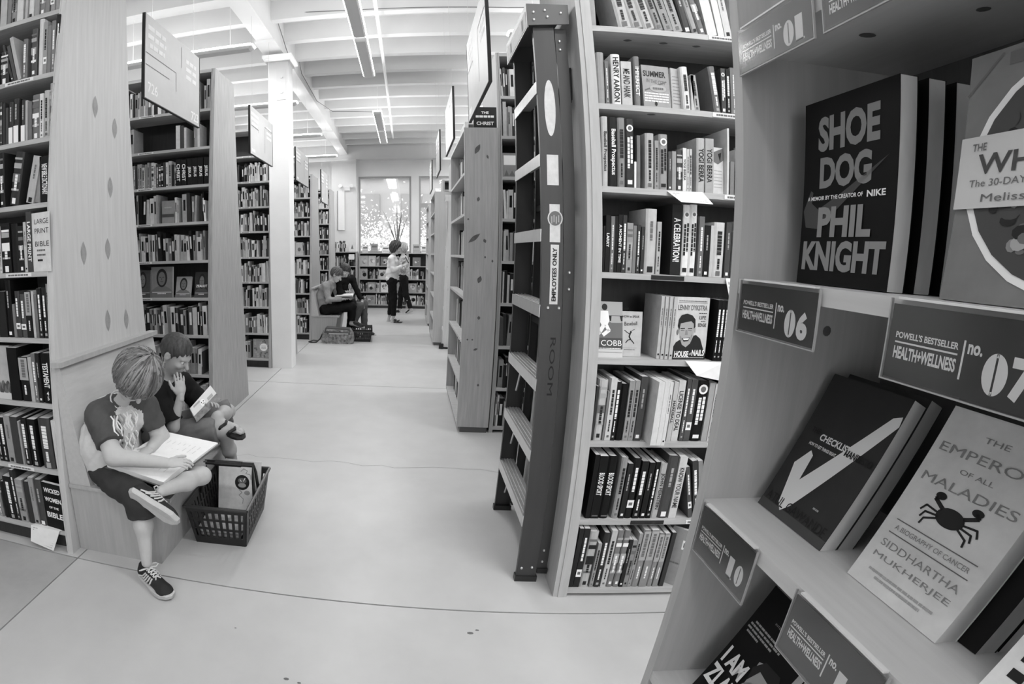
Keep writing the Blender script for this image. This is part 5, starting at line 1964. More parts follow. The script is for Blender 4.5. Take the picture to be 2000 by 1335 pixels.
for x, w, h, tn, lb in ((-1.49, .19, .24, 205, 'white card with a small figure standing on the taller case by the pilaster'), (-1.16, .16, .19, 190, 'pale book standing on the window case near the frame'), (-.93, .19, .24, 150, 'book with dark bands propped on the window case'), (-.63, .2, .17, 214, 'white book propped on the window case left of the women'), (.19, .2, .23, 168, 'grey book propped on the case right of the women'), (.42, .13, .2, 200, 'pale book at the right on the far case top')):
    yb = 13.46 if x < -1.4 else 13.80
    zb = 1.51 if x < -1.4 else 1.48
    o = face_book(w, h, .02, stand_matrix(x, yb, zb, 0, .12), tn, lb, DM)
    c = Cover(w, h)
    if x < -1.4:
        c.poly([(.5, .2), (.6, .5), (.68, .7), (.32, .7), (.4, .5)], 3)
    else:
        c.rect(.5, .3, .7, .2, 3)
        c.rect(.5, .75, .8, .1, 2)
    c.done(o)
# framed notice below the white card
tag(obj('price_card', MB().box(-1.48, -1.33, 13.392, 13.396, 1.30, 1.44), PAPER), 'small white card fixed to the taller case by the pilaster', 'notice')

plant = empty('potted_plant', (-.22, 13.92, 1.48))
tag(plant, 'potted plant with long stiff blades on the window case behind the women', 'plant')
obj('pot', MB().tube([(0, 0, 0), (0, 0, .06), (0, 0, .2), (0, 0, .2)], [.06, .075, .09, .08], 12), gmat('pot_grey', 120, .5), plant)
PLN = gmat('blade_leaf', 115, .5)
rr = random.Random(6)
for (tx, tz, w) in ((-.42, 1.18, .02), (-.02, 1.35, .03), (.12, 1.12, .04), (.33, 1.08, .02), (-.12, .9, .028), (.05, .8, .035), (-.22, .7, .02), (.2, .78, .022), (-.3, .85, .016)):
    mb = MB()
    p0, p1, p2, p3 = Vector((tx * .06, 0, .17)), Vector((tx * .3, rr.uniform(-.04, .04), tz * .45)), Vector((tx * .7, rr.uniform(-.06, .06), tz * .8)), Vector((tx, rr.uniform(-.08, .08), tz))
    for q, r_, t_ in ((p0, p1, (w * .6, w)), (p1, p2, (w, w * .7)), (p2, p3, (w * .7, .001))):
        mb.hexa([(q.x - t_[0] / 2, q.y - .003, q.z), (q.x + t_[0] / 2, q.y - .003, q.z), (q.x + t_[0] / 2, q.y + .003, q.z), (q.x - t_[0] / 2, q.y + .003, q.z), (r_.x - t_[1] / 2, r_.y - .003, r_.z), (r_.x + t_[1] / 2, r_.y - .003, r_.z), (r_.x + t_[1] / 2, r_.y + .003, r_.z), (r_.x - t_[1] / 2, r_.y + .003, r_.z)])
    obj('blade', mb, PLN, plant)
em = empty('emergency_light', (-1.58, 13.82, 3.2))
tag(em, 'small white emergency lamp on the pilaster left of the window', 'lamp')
obj('housing', MB().box(-.10, .10, -.05, 0, -.05, .06), WHITE, em)
for s in (-1, 1):
    obj('lamp_head', MB().tube([(s * .13, -.06, .05), (s * .15, -.14, .07)], [.04, .05], 10), WHITE, em)
wc = empty('wall_cabinet', (-1.80, 13.82, 2.45))
tag(wc, 'narrow flat panel with a dark edge fixed on the pilaster', 'sign')
obj('panel', MB().box(-.008, .17, -.05, 0, -.36, .70), WHITE, wc)
obj('edge', MB().box(-.02, -.008, -.055, 0, -.36, .70), SIGNE, wc)

# the rest of the books, joined
_fb = obj('shelved_books', FAR, [cover(t) for t in FAR_TONES] + [PAGES])
tag(_fb, 'mass of books on the farther shelves of all the cases', 'books', kind='stuff')
# ---------------------------------------------------------------- people: one smooth-blended surface per figure (distance field, polygonised)
def nrm(v):
    v = np.asarray(v, float)
    return v / (np.linalg.norm(v) + 1e-12)


def cap(a, b, ra, rb=None, k=.03, cut=0, wr=0.):
    """tapered limb from a to b; cut=1 flat end at b, 2 flat at a, 3 both"""
    return dict(t='c', a=np.array(a, float), b=np.array(b, float), ra=ra, rb=ra if rb is None else rb, k=k, cut=cut)


def ell(c, r, R=None, k=.03, op=1):
    return dict(t='e', c=np.array(c, float), r=np.array(r, float), R=np.eye(3) if R is None else np.array(R, float), k=k, op=op)


def field(prims, lo, n, h, disp=None):
    F = np.full(n, 1.0, np.float32)
    ax = [lo[i] + h * np.arange(n[i]) for i in range(3)]
    for p in prims:
        m = .05 + p['k'] + 2 * h
        if p['t'] == 'c':
            r = max(p['ra'], p['rb']) + m
            b0, b1 = np.minimum(p['a'], p['b']) - r, np.maximum(p['a'], p['b']) + r
        else:
            r = max(p['r']) + m
            b0, b1 = p['c'] - r, p['c'] + r
        s = [slice(max(0, int((b0[i] - lo[i]) / h)), min(n[i], int((b1[i] - lo[i]) / h) + 2)) for i in range(3)]
        if any(x.stop <= x.start for x in s):
            continue
        X, Y, Z = np.meshgrid(ax[0][s[0]], ax[1][s[1]], ax[2][s[2]], indexing='ij')
        Q = np.stack([X, Y, Z], -1)
        if p['t'] == 'c':
            ab = p['b'] - p['a']
            L2 = ab @ ab + 1e-12
            t = ((Q - p['a']) @ ab) / L2
            tc = np.clip(t, 0, 1)
            d = np.linalg.norm(Q - p['a'] - tc[..., None] * ab, axis=-1) - (p['ra'] + tc * (p['rb'] - p['ra']))
            L = math.sqrt(L2)
            if p['cut'] & 1:
                d = np.maximum(d, (t - 1) * L)
            if p['cut'] & 2:
                d = np.maximum(d, -t * L)
        else:
            q = (Q - p['c']) @ p['R'].T
            k0 = np.linalg.norm(q / p['r'], axis=-1)
            k1 = np.linalg.norm(q / p['r'] ** 2, axis=-1) + 1e-9
            d = k0 * (k0 - 1) / k1
        G = F[s[0], s[1], s[2]]
        k = p['k']
        if p.get('op', 1) > 0:
            hh = np.clip(.5 + .5 * (G - d) / k, 0, 1)
            G2 = G * (1 - hh) + d * hh - k * hh * (1 - hh)
        else:
            hh = np.clip(.5 - .5 * (G + d) / k, 0, 1)
            G2 = G * (1 - hh) - d * hh + k * hh * (1 - hh)
        F[s[0], s[1], s[2]] = G2
    if disp is not None:
        X, Y, Z = np.meshgrid(*ax, indexing='ij')
        near = np.abs(F) < .05
        F[near] += disp(X[near], Y[near], Z[near]).astype(np.float32)
    return F


def polygonise(F, lo, h):
    """surface nets"""
    S_ = F < 0
    nx, ny, nz = F.shape
    cnt = np.zeros((nx - 1, ny - 1, nz - 1), np.int32)
    pos = np.zeros((nx - 1, ny - 1, nz - 1, 3))
    for axis in range(3):
        a = [slice(None)] * 3
        b = [slice(None)] * 3
        a[axis], b[axis] = slice(0, -1), slice(1, None)
        fa, fb = F[tuple(a)], F[tuple(b)]
        cr = (fa < 0) != (fb < 0)
        t = np.where(cr, fa / np.where(cr, fa - fb, 1), 0)
        o = [i for i in range(3) if i != axis]
        for da in (0, 1):
            for db in (0, 1):
                sl = [slice(None)] * 3
                sl[o[0]] = slice(da, da + F.shape[o[0]] - 1)
                sl[o[1]] = slice(db, db + F.shape[o[1]] - 1)
                c, tt = cr[tuple(sl)], t[tuple(sl)]
                cnt += c
                pos[..., axis] += np.where(c, tt, 0)
                pos[..., o[0]] += np.where(c, da, 0)
                pos[..., o[1]] += np.where(c, db, 0)
    act = cnt > 0
    idx = np.full(cnt.shape, -1, np.int64)
    idx[act] = np.arange(act.sum())
    g = np.argwhere(act)
    V = (g + pos[act] / cnt[act][:, None]) * h + lo
    faces = []
    for axis in range(3):
        a = [slice(None)] * 3
        b = [slice(None)] * 3
        a[axis], b[axis] = slice(0, -1), slice(1, None)
        sa, sb = S_[tuple(a)], S_[tuple(b)]
        e = np.argwhere(sa != sb)
        o = [i for i in range(3) if i != axis]
        e = e[(e[:, o[0]] > 0) & (e[:, o[1]] > 0) & (e[:, o[0]] < F.shape[o[0]] - 1) & (e[:, o[1]] < F.shape[o[1]] - 1)]
        ins = sa[tuple(e.T)]

        def at(d0, d1):
            q = e.copy()
            q[:, o[0]] += d0
            q[:, o[1]] += d1
            return idx[tuple(q.T)]
        q = np.stack([at(-1, -1), at(0, -1), at(0, 0), at(-1, 0)], 1)
        flip = ins if axis != 1 else ~ins
        q[~flip] = q[~flip][:, ::-1]
        faces.append(q)
    return V, np.concatenate(faces)


def blob(name, prims, h, mats, parent, org, disp=None, zones=None, extra=()):
    """polygonise prims (world coordinates) into one mesh object under parent at org"""
    Vs, Fs, Ms = [], [], []
    nb = 0
    for pr, hh, dz in [(prims, h, disp)] + [(e, eh, None) for e, eh in extra]:
        lo = np.array([1e9] * 3)
        hi = -lo
        for p in pr:
            if p.get('op', 1) < 0:
                continue
            if p['t'] == 'c':
                r = max(p['ra'], p['rb'])
                lo = np.minimum(lo, np.minimum(p['a'], p['b']) - r)
                hi = np.maximum(hi, np.maximum(p['a'], p['b']) + r)
            else:
                lo = np.minimum(lo, p['c'] - max(p['r']))
                hi = np.maximum(hi, p['c'] + max(p['r']))
        lo -= 3 * hh + .012
        hi += 3 * hh + .012
        n = tuple(int(v) for v in np.ceil((hi - lo) / hh) + 1)
        V, Fc = polygonise(field(pr, lo, n, hh, dz), lo, hh)
        Vs.append(V)
        Fs.append(Fc + nb)
        nb += len(V)
    V, Fc = np.concatenate(Vs), np.concatenate(Fs)
    me = bpy.data.meshes.new(name)
    me.from_pydata((V - np.array(org)).tolist(), [], Fc.tolist())
    for m in mats if isinstance(mats, list) else [mats]:
        me.materials.append(m)
    if zones is not None:
        me.polygons.foreach_set('material_index', zones(V[Fc].mean(1)).astype(np.int32))
    me.polygons.foreach_set('use_smooth', [True] * len(Fc))
    me.update()
    o = bpy.data.objects.new(name, me)
    COL.objects.link(o)
    o.parent = parent
    return o, V, Fc


def frame(f, u):
    """rows right, forward, up"""
    f = nrm(f)
    u = nrm(np.asarray(u, float) - f * np.dot(u, f))
    return np.array([np.cross(f, u), f, u])


def head_prims(c, Rh, s):
    P = lambda r, f, u: np.array(c) + (Rh[0] * r + Rh[1] * f + Rh[2] * u) * s
    pr = [ell(P(0, -.008, .03), np.array((.073, .092, .082)) * s, Rh, .02), ell(P(0, .03, -.035), np.array((.056, .060, .068)) * s, Rh, .03),
          ell(P(0, .055, -.078), np.array((.030, .028, .022)) * s, Rh, .02), ell(P(0, .072, .022), np.array((.052, .018, .012)) * s, Rh, .014)]
    for q in (-1, 1):
        pr.append(ell(P(q * .036, .070, -.022), np.array((.022, .020, .018)) * s, Rh, .015))
        pr.append(ell(P(q * .030, .088, .004), np.array((.014, .012, .009)) * s, Rh, .008, -1))
        pr.append(ell(P(q * .076, -.004, -.005), np.array((.010, .020, .031)) * s, Rh, .006))
        pr.append(ell(P(q * .084, .002, -.001), np.array((.007, .009, .015)) * s, Rh, .004, -1))
    pr += [cap(P(0, .084, .012), P(0, .108, -.022), .008 * s, .013 * s, .010), ell(P(0, .088, -.052), np.array((.022, .009, .006)) * s, Rh, .006), ell(P(0, .085, -.060), np.array((.019, .009, .006)) * s, Rh, .005)]
    return pr, P


def eyes(parent, P, s, org, Rh):
    for q in (-1, 1):
        mb = MB()
        mb.ball(tuple(P(q * .030, .076, .004) - np.array(org)), .0105 * s, 10)
        o = obj('eye', mb, gmat('eye_white', 225, .25, .5), parent, smooth=True)
        mb = MB()
        c = P(q * .030, .0862, .003) - np.array(org)
        mb.disc(tuple(c), tuple(Rh[0]), tuple(Rh[2]), .005 * s, 10)
        obj('iris', mb, INKD, o)


def hand_prims(w, d, n, s, side, curl=.35, spread=1.):
    """palm and five fingers; w wrist, d finger direction, n back-of-hand normal, side +1 puts the thumb along d x n"""
    d = nrm(d)
    n = nrm(np.asarray(n, float) - d * np.dot(n, d))
    x = np.cross(d, n) * side
    w = np.array(w, float)
    R = np.array([x, d, n])
    pr = [ell(w + d * .045 * s, np.array((.039, .052, .014)) * s, R, .012), cap(w - d * .03 * s, w + d * .02 * s, .023 * s, .022 * s, .015), ell(w + d * .025 * s + x * .022 * s - n * .006 * s, np.array((.017, .028, .014)) * s, R, .012)]
    for i, (off, L, r) in enumerate(((.028, .068, .0082), (.010, .078, .0085), (-.009, .072, .0082), (-.026, .056, .0072))):
        b = w + (d * (.082 - .004 * abs(i - 1.2)) + x * off) * s
        dd = nrm(d + x * off * 3.2 * spread)
        a = curl * .55
        for j, f in enumerate((.44, .32, .24)):
            dj = nrm(dd * math.cos(a) - n * math.sin(a))
            e = b + dj * L * f * s
            pr.append(cap(b, e, r * s * (1 - .08 * j), r * s * (.92 - .08 * j), .004))
            b = e
            a += curl
    b = w + (d * .022 + x * .034 - n * .004) * s
    for j, (L, mx_) in enumerate(((.034, .75), (.028, .45), (.022, .25))):
        e = b + nrm(d * 1.0 + x * mx_ - n * curl * .5) * L * s
        pr.append(cap(b, e, (.0115 - .001 * j) * s, (.0105 - .001 * j) * s, .006))
        b = e
    return pr


SKIN = gmat('skin', 188, .55, .35, .04, 30)
SKIN2 = gmat('skin_tanned', 172, .55, .35, .04, 30)


def hairmat(name, tone):
    return gmat(name, tone, .5, .4, .5, 95, (1, 1, .12), .35)


def person(label, J, s, h, org, rz_group=None):
    root = empty('person', org)
    tag(root, label, 'person')
    return root


def limbs(J, s, fat=1., af=1.):
    """neck, trunk, arms, legs of the body under the clothes"""
    pr = [cap(J['pelvis'], J['waist'], .105 * s * fat, .098 * s * fat, .05), cap(J['waist'], J['chest'], .098 * s * fat, .112 * s * fat, .05), cap(J['shL'], J['shR'], .052 * s, .052 * s, .06), cap(J['neck'], J['head'], .045 * s, .046 * s, .03)]
    for q in 'LR':
        pr += [cap(J['sh' + q], J['el' + q], .045 * s * af, .039 * s * af, .03), cap(J['el' + q], J['wr' + q], .039 * s * af, .026 * s * (.5 + .5 * af), .02)]
        pr += [cap(J['hip' + q], J['kn' + q], .078 * s * fat, .052 * s, .04), cap(J['kn' + q], np.array(J['kn' + q]) * .62 + np.array(J['an' + q]) * .38, .05 * s, .052 * s, .03), cap(np.array(J['kn' + q]) * .62 + np.array(J['an' + q]) * .38, J['an' + q], .052 * s, .032 * s, .03)]
        if 'to' + q in J:
            pr += [cap(J['he' + q], J['to' + q], .03 * s, .026 * s, .03), cap(J['an' + q], J['he' + q], .033 * s, .03 * s, .03)]
    return pr


def folds(a, f, seed=0):
    rr = random.Random(seed)
    ks = [(rr.uniform(-1, 1) * f, rr.uniform(-1, 1) * f, rr.uniform(-1, 1) * f, rr.uniform(0, 6)) for _ in range(4)]
    return lambda X, Y, Z: a * sum(np.sin(x * X + y * Y + z * Z + p + 1.5 * np.sin(y * X - x * Z)) for x, y, z, p in ks)


def np_(d):
    return {k: np.array(v, float) for k, v in d.items()}


def shoe(name, heel, toe, up, s, mats, parent, org, stripes=True, laces=True, sandal=False):
    """heel and toe are points on the sole's underside; up is the foot's upward normal"""
    heel, toe = np.array(heel, float), np.array(toe, float)
    f = nrm(toe - heel)
    u = nrm(np.array(up, float) - f * np.dot(up, f))
    r = np.cross(f, u)
    L = np.linalg.norm(toe - heel)
    R = np.array([r, f, u])
    P = lambda x, y, z: heel + (r * x + f * y + u * z) * L
    sole = [cap(P(0, .14, .035), P(.012, .45, .035), .13 * L, .125 * L, .04 * L), cap(P(.012, .45, .035), P(.0, .80, .04), .125 * L, .165 * L, .04 * L), ell(P(.0, .84, .04), np.array((.17, .16, .06)) * L, R, .03 * L)]
    lo_ = lambda p: p

    class _S:
        pass
    def flat(prims, z0, z1):
        return prims
    # sole: a slab cut out of the footprint
    pts = []
    out = [(-.11, .04), (-.125, .18), (-.10, .42), (-.135, .62), (-.155, .80), (-.12, .93), (-.02, 1.0), (.08, .97), (.15, .84), (.165, .68), (.14, .48), (.12, .2), (.10, .04), (.0, -.01)]
    n = len(out)
    mb = MB()
    rows = [(.0, .93), (.02, 1.0), (.085, 1.03), (.10, .97)]
    vs = []
    for z, k in rows:
        for x, y in out:
            lift = .05 * max(0, y - .75) * 2
            vs.append(tuple(P(x * k, .5 + (y - .5) * k, z + lift) - np.array(org)))
    fs = [tuple(range(n)), tuple(range(3 * n, 4 * n))[::-1]]
    for j in range(3):
        fs += [(j * n + i, (j + 1) * n + i, (j + 1) * n + (i + 1) % n, j * n + (i + 1) % n) for i in range(n)]
    mb.add(vs, fs)
    so = obj(name, mb, mats[0], parent, smooth=False)
    if sandal:
        up_ = MB()
        for y0, y1, z in ((.30, .42, .30), (.56, .70, .25)):
            pa = [P(-.15, y0, .1), P(-.13, (y0 + y1) / 2, z * .8), P(0, y1, z), P(.13, (y0 + y1) / 2 - .02, z * .8), P(.15, y0, .1)]
            up_.tube([tuple(p - np.array(org)) for p in pa], .045 * L, 6)
        obj('strap', up_, mats[1], so)
        return so
    upper = [cap(P(0, .13, .16), P(0, .13, .26), .105 * L, .085 * L, .05 * L), cap(P(0, .13, .15), P(.0, .42, .16), .105 * L, .115 * L, .06 * L), cap(P(0, .42, .16), P(.0, .76, .12), .115 * L, .125 * L, .06 * L), ell(P(.0, .82, .11), np.array((.145, .15, .09)) * L, R, .05 * L), cap(P(0, .25, .28), P(0, .5, .22), .06 * L, .07 * L, .05 * L)]
    uo, V, F_ = blob('upper', upper, .006, mats[1], so, org)
    bv = BVHTree.FromPolygons([tuple(v) for v in V], [tuple(q) for q in F_])
    o_ = np.array(org)
    for vv in uo.data.vertices:          # the upper ends flat on the sole
        q = np.array(vv.co) + o_ - heel
        t = q @ u - .06 * L
        if t < 0:
            vv.co = Vector(np.array(vv.co) - u * t)

    def onto(x, y, z, off=.002):
        """project from the shoe's side onto the upper"""
        src = P(x, y, z)
        hit = bv.find_nearest(Vector(src))
        return tuple(np.array(hit[0]) + np.array(hit[1]) * off - o_)
    if stripes:
        st = MB()
        for sd in (-1, 1):
            for y0 in (.16, .25, .34, .43, .52):
                st.tube([onto(sd * .2, y0, .10), onto(sd * .16, y0 + .05 + (.45 - y0) * .25, .17), onto(sd * .09, y0 + .08 + (.45 - y0) * .45, .26)], .0042, 5)
        obj('stripe', st, mats[2], so)
    if laces:
        la = MB()
        for k in range(4):
            y0 = .36 + k * .075
            la.tube([onto(-.07, y0, .3), onto(0, y0 + .03, .36, .004), onto(.07, y0 + .06, .3)], .0032, 5)
            la.tube([onto(.07, y0, .3), onto(0, y0 + .03, .36, .004), onto(-.07, y0 + .06, .3)], .0032, 5)
        for sd in (-1, 1):
            la.tube([onto(0, .36, .34, .004)] + [tuple(P(sd * .06 + sd * .12 * math.sin(t), .34 - .10 * math.cos(t) * sd * .4, .30 + .05 * math.sin(t * .5)) - o_) for t in (.6, 1.4, 2.2, 2.9)] + [onto(sd * .03, .37, .34, .004)], .003, 5)
        obj('lace', la, mats[3], so)
    return so


def swept_hair(P, Rh, c, s, size, tone_mat, parent, org, h, cutf, cutu, amp=.0035, low=-.2):
    """cap of hair with combed strands; keeps what lies above the hairline plane"""
    rr_ = np.array(size) * s
    pr = [ell(P(0, -.012, .032), rr_, Rh, .02)]
    cc = P(0, -.03, .09)

    def disp(X, Y, Z):
        q = (np.stack([X, Y, Z], -1) - np.array(c)) @ Rh.T / s
        ph = np.arctan2(q[:, 0], q[:, 1] + .02)
        d = amp * (np.sin(ph * 17 + 22 * q[:, 2]) + .8 * np.sin(ph * 31 - 40 * q[:, 2] + 2) + .5 * np.sin(ph * 9 + 60 * q[:, 2]))
        line = cutf * q[:, 1] - cutu * q[:, 2] + low
        edge = line + .010 * np.sin(ph * 23) + .006 * np.sin(ph * 41)
        return np.where(np.isfinite(d), d, 0) + np.clip(edge, 0, None) * 1.6
    return blob('hair', pr, h, tone_mat, parent, org, disp)


# ------------------------------------------------ boy in the raglan shirt, reading an open atlas on his lap
J = np_(dict(pelvis=(-1.41, 2.08, .47), waist=(-1.44, 2.08, .57), chest=(-1.39, 2.09, .70), neck=(-1.33, 2.07, .80), head=(-1.235, 2.03, .90), shL=(-1.27, 2.20, .765), shR=(-1.405, 1.985, .770),
             elL=(-1.215, 2.24, .575), elR=(-1.290, 1.905, .590), wrL=(-1.20, 2.10, .565), wrR=(-1.03, 1.935, .575), hipL=(-1.40, 2.15, .45), hipR=(-1.42, 2.01, .450), knL=(-.945, 2.13, .435), knR=(-1.13, 1.845, .415),
             anL=(-1.035, 1.865, .465), anR=(-1.115, 1.795, .115)))
ORG = (-1.38, 2.05, .385)
b1 = tag(empty('person', ORG), 'seated boy in a two-tone raglan shirt reading a big open book across crossed legs', 'person')
sk = .80
pr = limbs(J, sk, 1.12, 1.45)
HC = np.array((-1.205, 2.015, .945))
RH = frame((.42, -.30, -.86), (.80, -.20, .56))
hp, HP = head_prims(HC, RH, .98)
hR = hand_prims(J['wrR'], (.95, .22, .06), (-.05, -.35, .9), .80, -1, .38)
hL = hand_prims(J['wrL'], (-.25, -.9, -.1), (.1, -.1, 1), .80, 1, .3)
blob('body', pr + hp, .0075, SKIN, b1, ORG, None, None, [(hR, .0036), (hL, .0036)])
eyes(b1, HP, .98, ORG, RH)
swept_hair(HP, RH, HC, .98, (.106, .124, .132), hairmat('hair_sandy', 112), b1, ORG, .0045, .80, .55, .0030, -.088)
# loose locks falling from the crown
aC = nrm((0, -.30, .95))
e1 = np.array((1., 0, 0))
e2 = nrm(np.cross(aC, e1))
rr = random.Random(14)
lk = MB()
sz = np.array((.108, .126, .134)) * .98
for _ in range(420):
    ph = rr.uniform(0, 2 * math.pi)
    fr_ = math.sin(ph) * (1 if e2[1] > 0 else -1)           # 1 towards the forehead
    tmax = math.radians(104 + 8 * abs(math.cos(ph)) + (6 if fr_ < 0 else -2) + rr.uniform(-16, 8))
    t0 = rr.uniform(.02, .75) * tmax * .8
    sw = rr.uniform(-.16, .16) + .10
    pts = []
    for j in range(6):
        t = t0 + (tmax - t0) * j / 5
        pj = ph + sw * j / 5
        d = aC * math.cos(t) + (e1 * math.cos(pj) + e2 * math.sin(pj)) * math.sin(t)
        rad = 1 / np.linalg.norm(d / sz) * (1.0 + .014 * rr.random() + (.035 if j == 5 else 0))
        q = np.array((0, -.012, .032)) * .98 + d * rad
        pts.append(tuple(HC + RH[0] * q[0] + RH[1] * q[1] + RH[2] * q[2] - np.array(ORG)))
    w_ = rr.uniform(.0034, .0062)
    lk.tube(pts, [w_ * .5, w_, w_, w_ * .9, w_ * .7, .0006], 5, rr.choice((0, 0, 1, 1, 2)), False)
hb = [o for o in b1.children if o.name.split('.')[0] == 'hair'][0]
tag(obj('hair_lock', lk, [gmat('hair_lock_mid', 104, .45, .5), gmat('hair_lock_light', 142, .45, .5), gmat('hair_lock_dark', 74, .45, .5)], hb, smooth=True), kind='stuff')
# shirt: pale body, dark sleeves
slR = J['shR'] * .22 + J['elR'] * .78 + np.array((0, 0, .02))
slL = J['shL'] * .35 + J['elL'] * .65
TORS = [cap(J['pelvis'] + (0, 0, .0), J['waist'], .142, .140, .06, 0), cap(J['waist'], J['chest'], .140, .130, .06), cap(J['shL'] + (0, 0, -.01), J['shR'] + (0, 0, -.01), .055, .060, .06), cap(J['chest'], J['neck'] + (-.01, 0, -.015), .10, .06, .05, 1)]
SLV = [cap(J['shR'] + (.0, .01, -.012), slR, .060, .066, .05, 1), cap(J['shL'], slL, .056, .062, .05, 1)]


def zone1(C_):
    def dseg(a, b):
        ab = b - a
        t = np.clip(((C_ - a) @ ab) / (ab @ ab), 0, 1)
        return np.linalg.norm(C_ - a - t[:, None] * ab, axis=1)
    dk = np.minimum(np.minimum(dseg(J['shR'], slR), dseg(J['shL'], slL)), np.minimum(dseg(J['neck'] * .75 + J['shR'] * .25 + (0, 0, .02), J['shR']), dseg(J['neck'] * .7 + J['shL'] * .3 + (0, 0, .02), J['shL'])) + .018)
    tor = np.minimum(dseg(J['pelvis'], J['waist']), dseg(J['waist'], J['chest'] * .4 + J['neck'] * .6))
    return (dk < np.minimum(.082, tor * .86)).astype(int)


SHIRT = gmat('shirt_pale', 206, .85, .15, .06, 30)
SLEEVE = gmat('shirt_sleeve_dark', 82, .85, .15, .08, 30)
so_, SV, SF = blob('shirt', TORS + SLV, .007, [SHIRT, SLEEVE], b1, ORG, folds(.0016, 70, 1), zone1)
bv = BVHTree.FromPolygons([tuple(v) for v in SV], [tuple(q) for q in SF])
pm = MB()
rr = random.Random(2)
fx = nrm((.82, -.55, 0))
for k in range(13):
    for row in range(2):
        a = -.070 + .14 * k / 12
        side = np.array((-fx[1], fx[0], 0))
        base = J['chest'] + side * a
        z0 = (.060 if row == 0 else -.045) + rr.uniform(-.01, .01)
        path = []
        for t in range(5):
            src = base + fx * .4 + np.array((0, 0, z0 - .02 * t)) + side * .010 * math.sin(t * 1.7 + k)
            hit = bv.ray_cast(Vector(src), Vector(-fx))
            if hit[0] is not None:
                path.append(tuple(np.array(hit[0]) + np.array(hit[1]) * .0012 - np.array(ORG)))
        if len(path) > 2:
            pm.tube(path, [.0045, .0052, .006, .005, .0035][:len(path)], 5, rr.choice((0, 0, 1)))
tag(obj('shirt_print', pm, [gmat('shirt_print_white', 238, .8), INKG], so_), kind='stuff')
cl = MB()
th = np.linspace(0, 2 * math.pi, 17)
nk = J['neck'] + np.array((.012, -.008, .018))
ax_ = frame(J['head'] - J['neck'], (1, 0, 0))
cl.tube([tuple(nk + (ax_[0] * math.cos(a) + ax_[2] * math.sin(a)) * .056 - np.array(ORG)) for a in th], .0036, 6, 0, False)
obj('collar', cl, SHIRT, so_)
SHORT = gmat('shorts_dark', 58, .85, .15, .1, 25)
hemR = J['knR'] + np.array((-.0, -.0, -.075))
hemL = J['hipL'] * .28 + J['knL'] * .72
blob('shorts', [cap(J['pelvis'] + (0, 0, -.01), J['pelvis'] + (-.01, 0, .06), .118, .112, .05, 1), cap(J['hipR'], J['knR'], .084, .070, .04), cap(J['knR'] + (-.005, .004, .0), hemR, .070, .070, .03, 1), cap(J['hipL'], hemL, .078, .066, .04, 1)], .007, SHORT, b1, ORG, folds(.002, 60, 3))
SH = [gmat('shoe_sole', 190, .6, .3, .06, 40), gmat('shoe_upper', 40, .7, .3, .1, 50), gmat('shoe_stripe', 206, .5), gmat('shoe_lace', 215, .7)]
shoe('shoe', (-1.185, 1.845, 0), (-.955, 1.695, 0), (0, 0, 1), .8, SH, b1, ORG)
shoe('shoe', (-1.150, 1.772, .487), (-.930, 1.780, .352), (.2, .93, .3), .8, SH, b1, ORG)

# the open atlas on his lap
A_, B_, C__, D_ = [np.array(p) for p in ((-1.355, 1.925, .520), (-1.045, 1.915, .462), (-.905, 2.275, .548), (-1.215, 2.30, .575))]
bk = empty('book', tuple(A_))
tag(bk, 'big open book with bright pages lying across the lap of the raglan-shirt boy', 'book')
qn = nrm(np.cross(B_ - A_, D_ - A_))
Q = lambda u, v, w: tuple((A_ * (1 - u) * (1 - v) + B_ * u * (1 - v) + C__ * u * v + D_ * (1 - u) * v) + qn * w - A_)
mb = MB()
mb.hexa([Q(-.01, -.01, -.004), Q(1.01, -.01, -.004), Q(1.01, 1.01, -.004), Q(-.01, 1.01, -.004), Q(-.01, -.01, 0), Q(1.01, -.01, 0), Q(1.01, 1.01, 0), Q(-.01, 1.01, 0)])
obj('cover', mb, gmat('atlas_cover', 90, .5), bk)
for (v0, v1, w0, w1, wm) in ((.0, .5, .026, .014, .032), (.5, 1, .010, .012, .015)):
    mb = MB()
    prof = [(0, w0), (.3, wm), (.75, wm), (1, w1)] if v0 == 0 else [(0, w1), (.2, wm), (.7, wm * .9), (1, w0)]
    vs = [Q(.012, v0 + (v1 - v0) * t * .985 + .006, .0005) for t, w in prof] + [Q(.988, v0 + (v1 - v0) * t * .985 + .006, .0005) for t, w in prof] + [Q(.012, v0 + (v1 - v0) * t * .985 + .006, w) for t, w in prof] + [Q(.988, v0 + (v1 - v0) * t * .985 + .006, w) for t, w in prof]
    n = 4
    fs = [(2 * n + i, 3 * n + i, 3 * n + i + 1, 2 * n + i + 1) for i in range(3)] + [(i, i + 1, n + i + 1, n + i) for i in range(3)] + [(0, 2 * n, 2 * n + 1, 1), (1, 2 * n + 1, 2 * n + 2, 2), (2, 2 * n + 2, 2 * n + 3, 3)] + [(n + 1, 3 * n + 1, 3 * n, n), (n + 2, 3 * n + 2, 3 * n + 1, n + 1), (n + 3, 3 * n + 3, 3 * n + 2, n + 2)] + [(0, n, 3 * n, 2 * n), (3, 2 * n + 3, 3 * n + 3, n + 3)]
    mb.add(vs, fs)
    pg = obj('page_block', mb, gmat('atlas_pages', 240, .7, .2, .03, 30), bk)
    pb = MB()
    for j in range(9):
        for t in (.42, .6):
            u = .12 + j * .09
            a0, a1 = Vector(Q(u, v0 + (v1 - v0) * (t - .12), wm + .0006)), Vector(Q(u, v0 + (v1 - v0) * (t + .03), wm + .0006))
            wd = Vector(Q(u + .012, v0 + (v1 - v0) * (t - .12), wm + .0006)) - a0
            pb.poly([a0, a0 + wd, a1 + wd, a1])
    obj('page_print', pb, gmat('faint_print', 212, .7), pg)

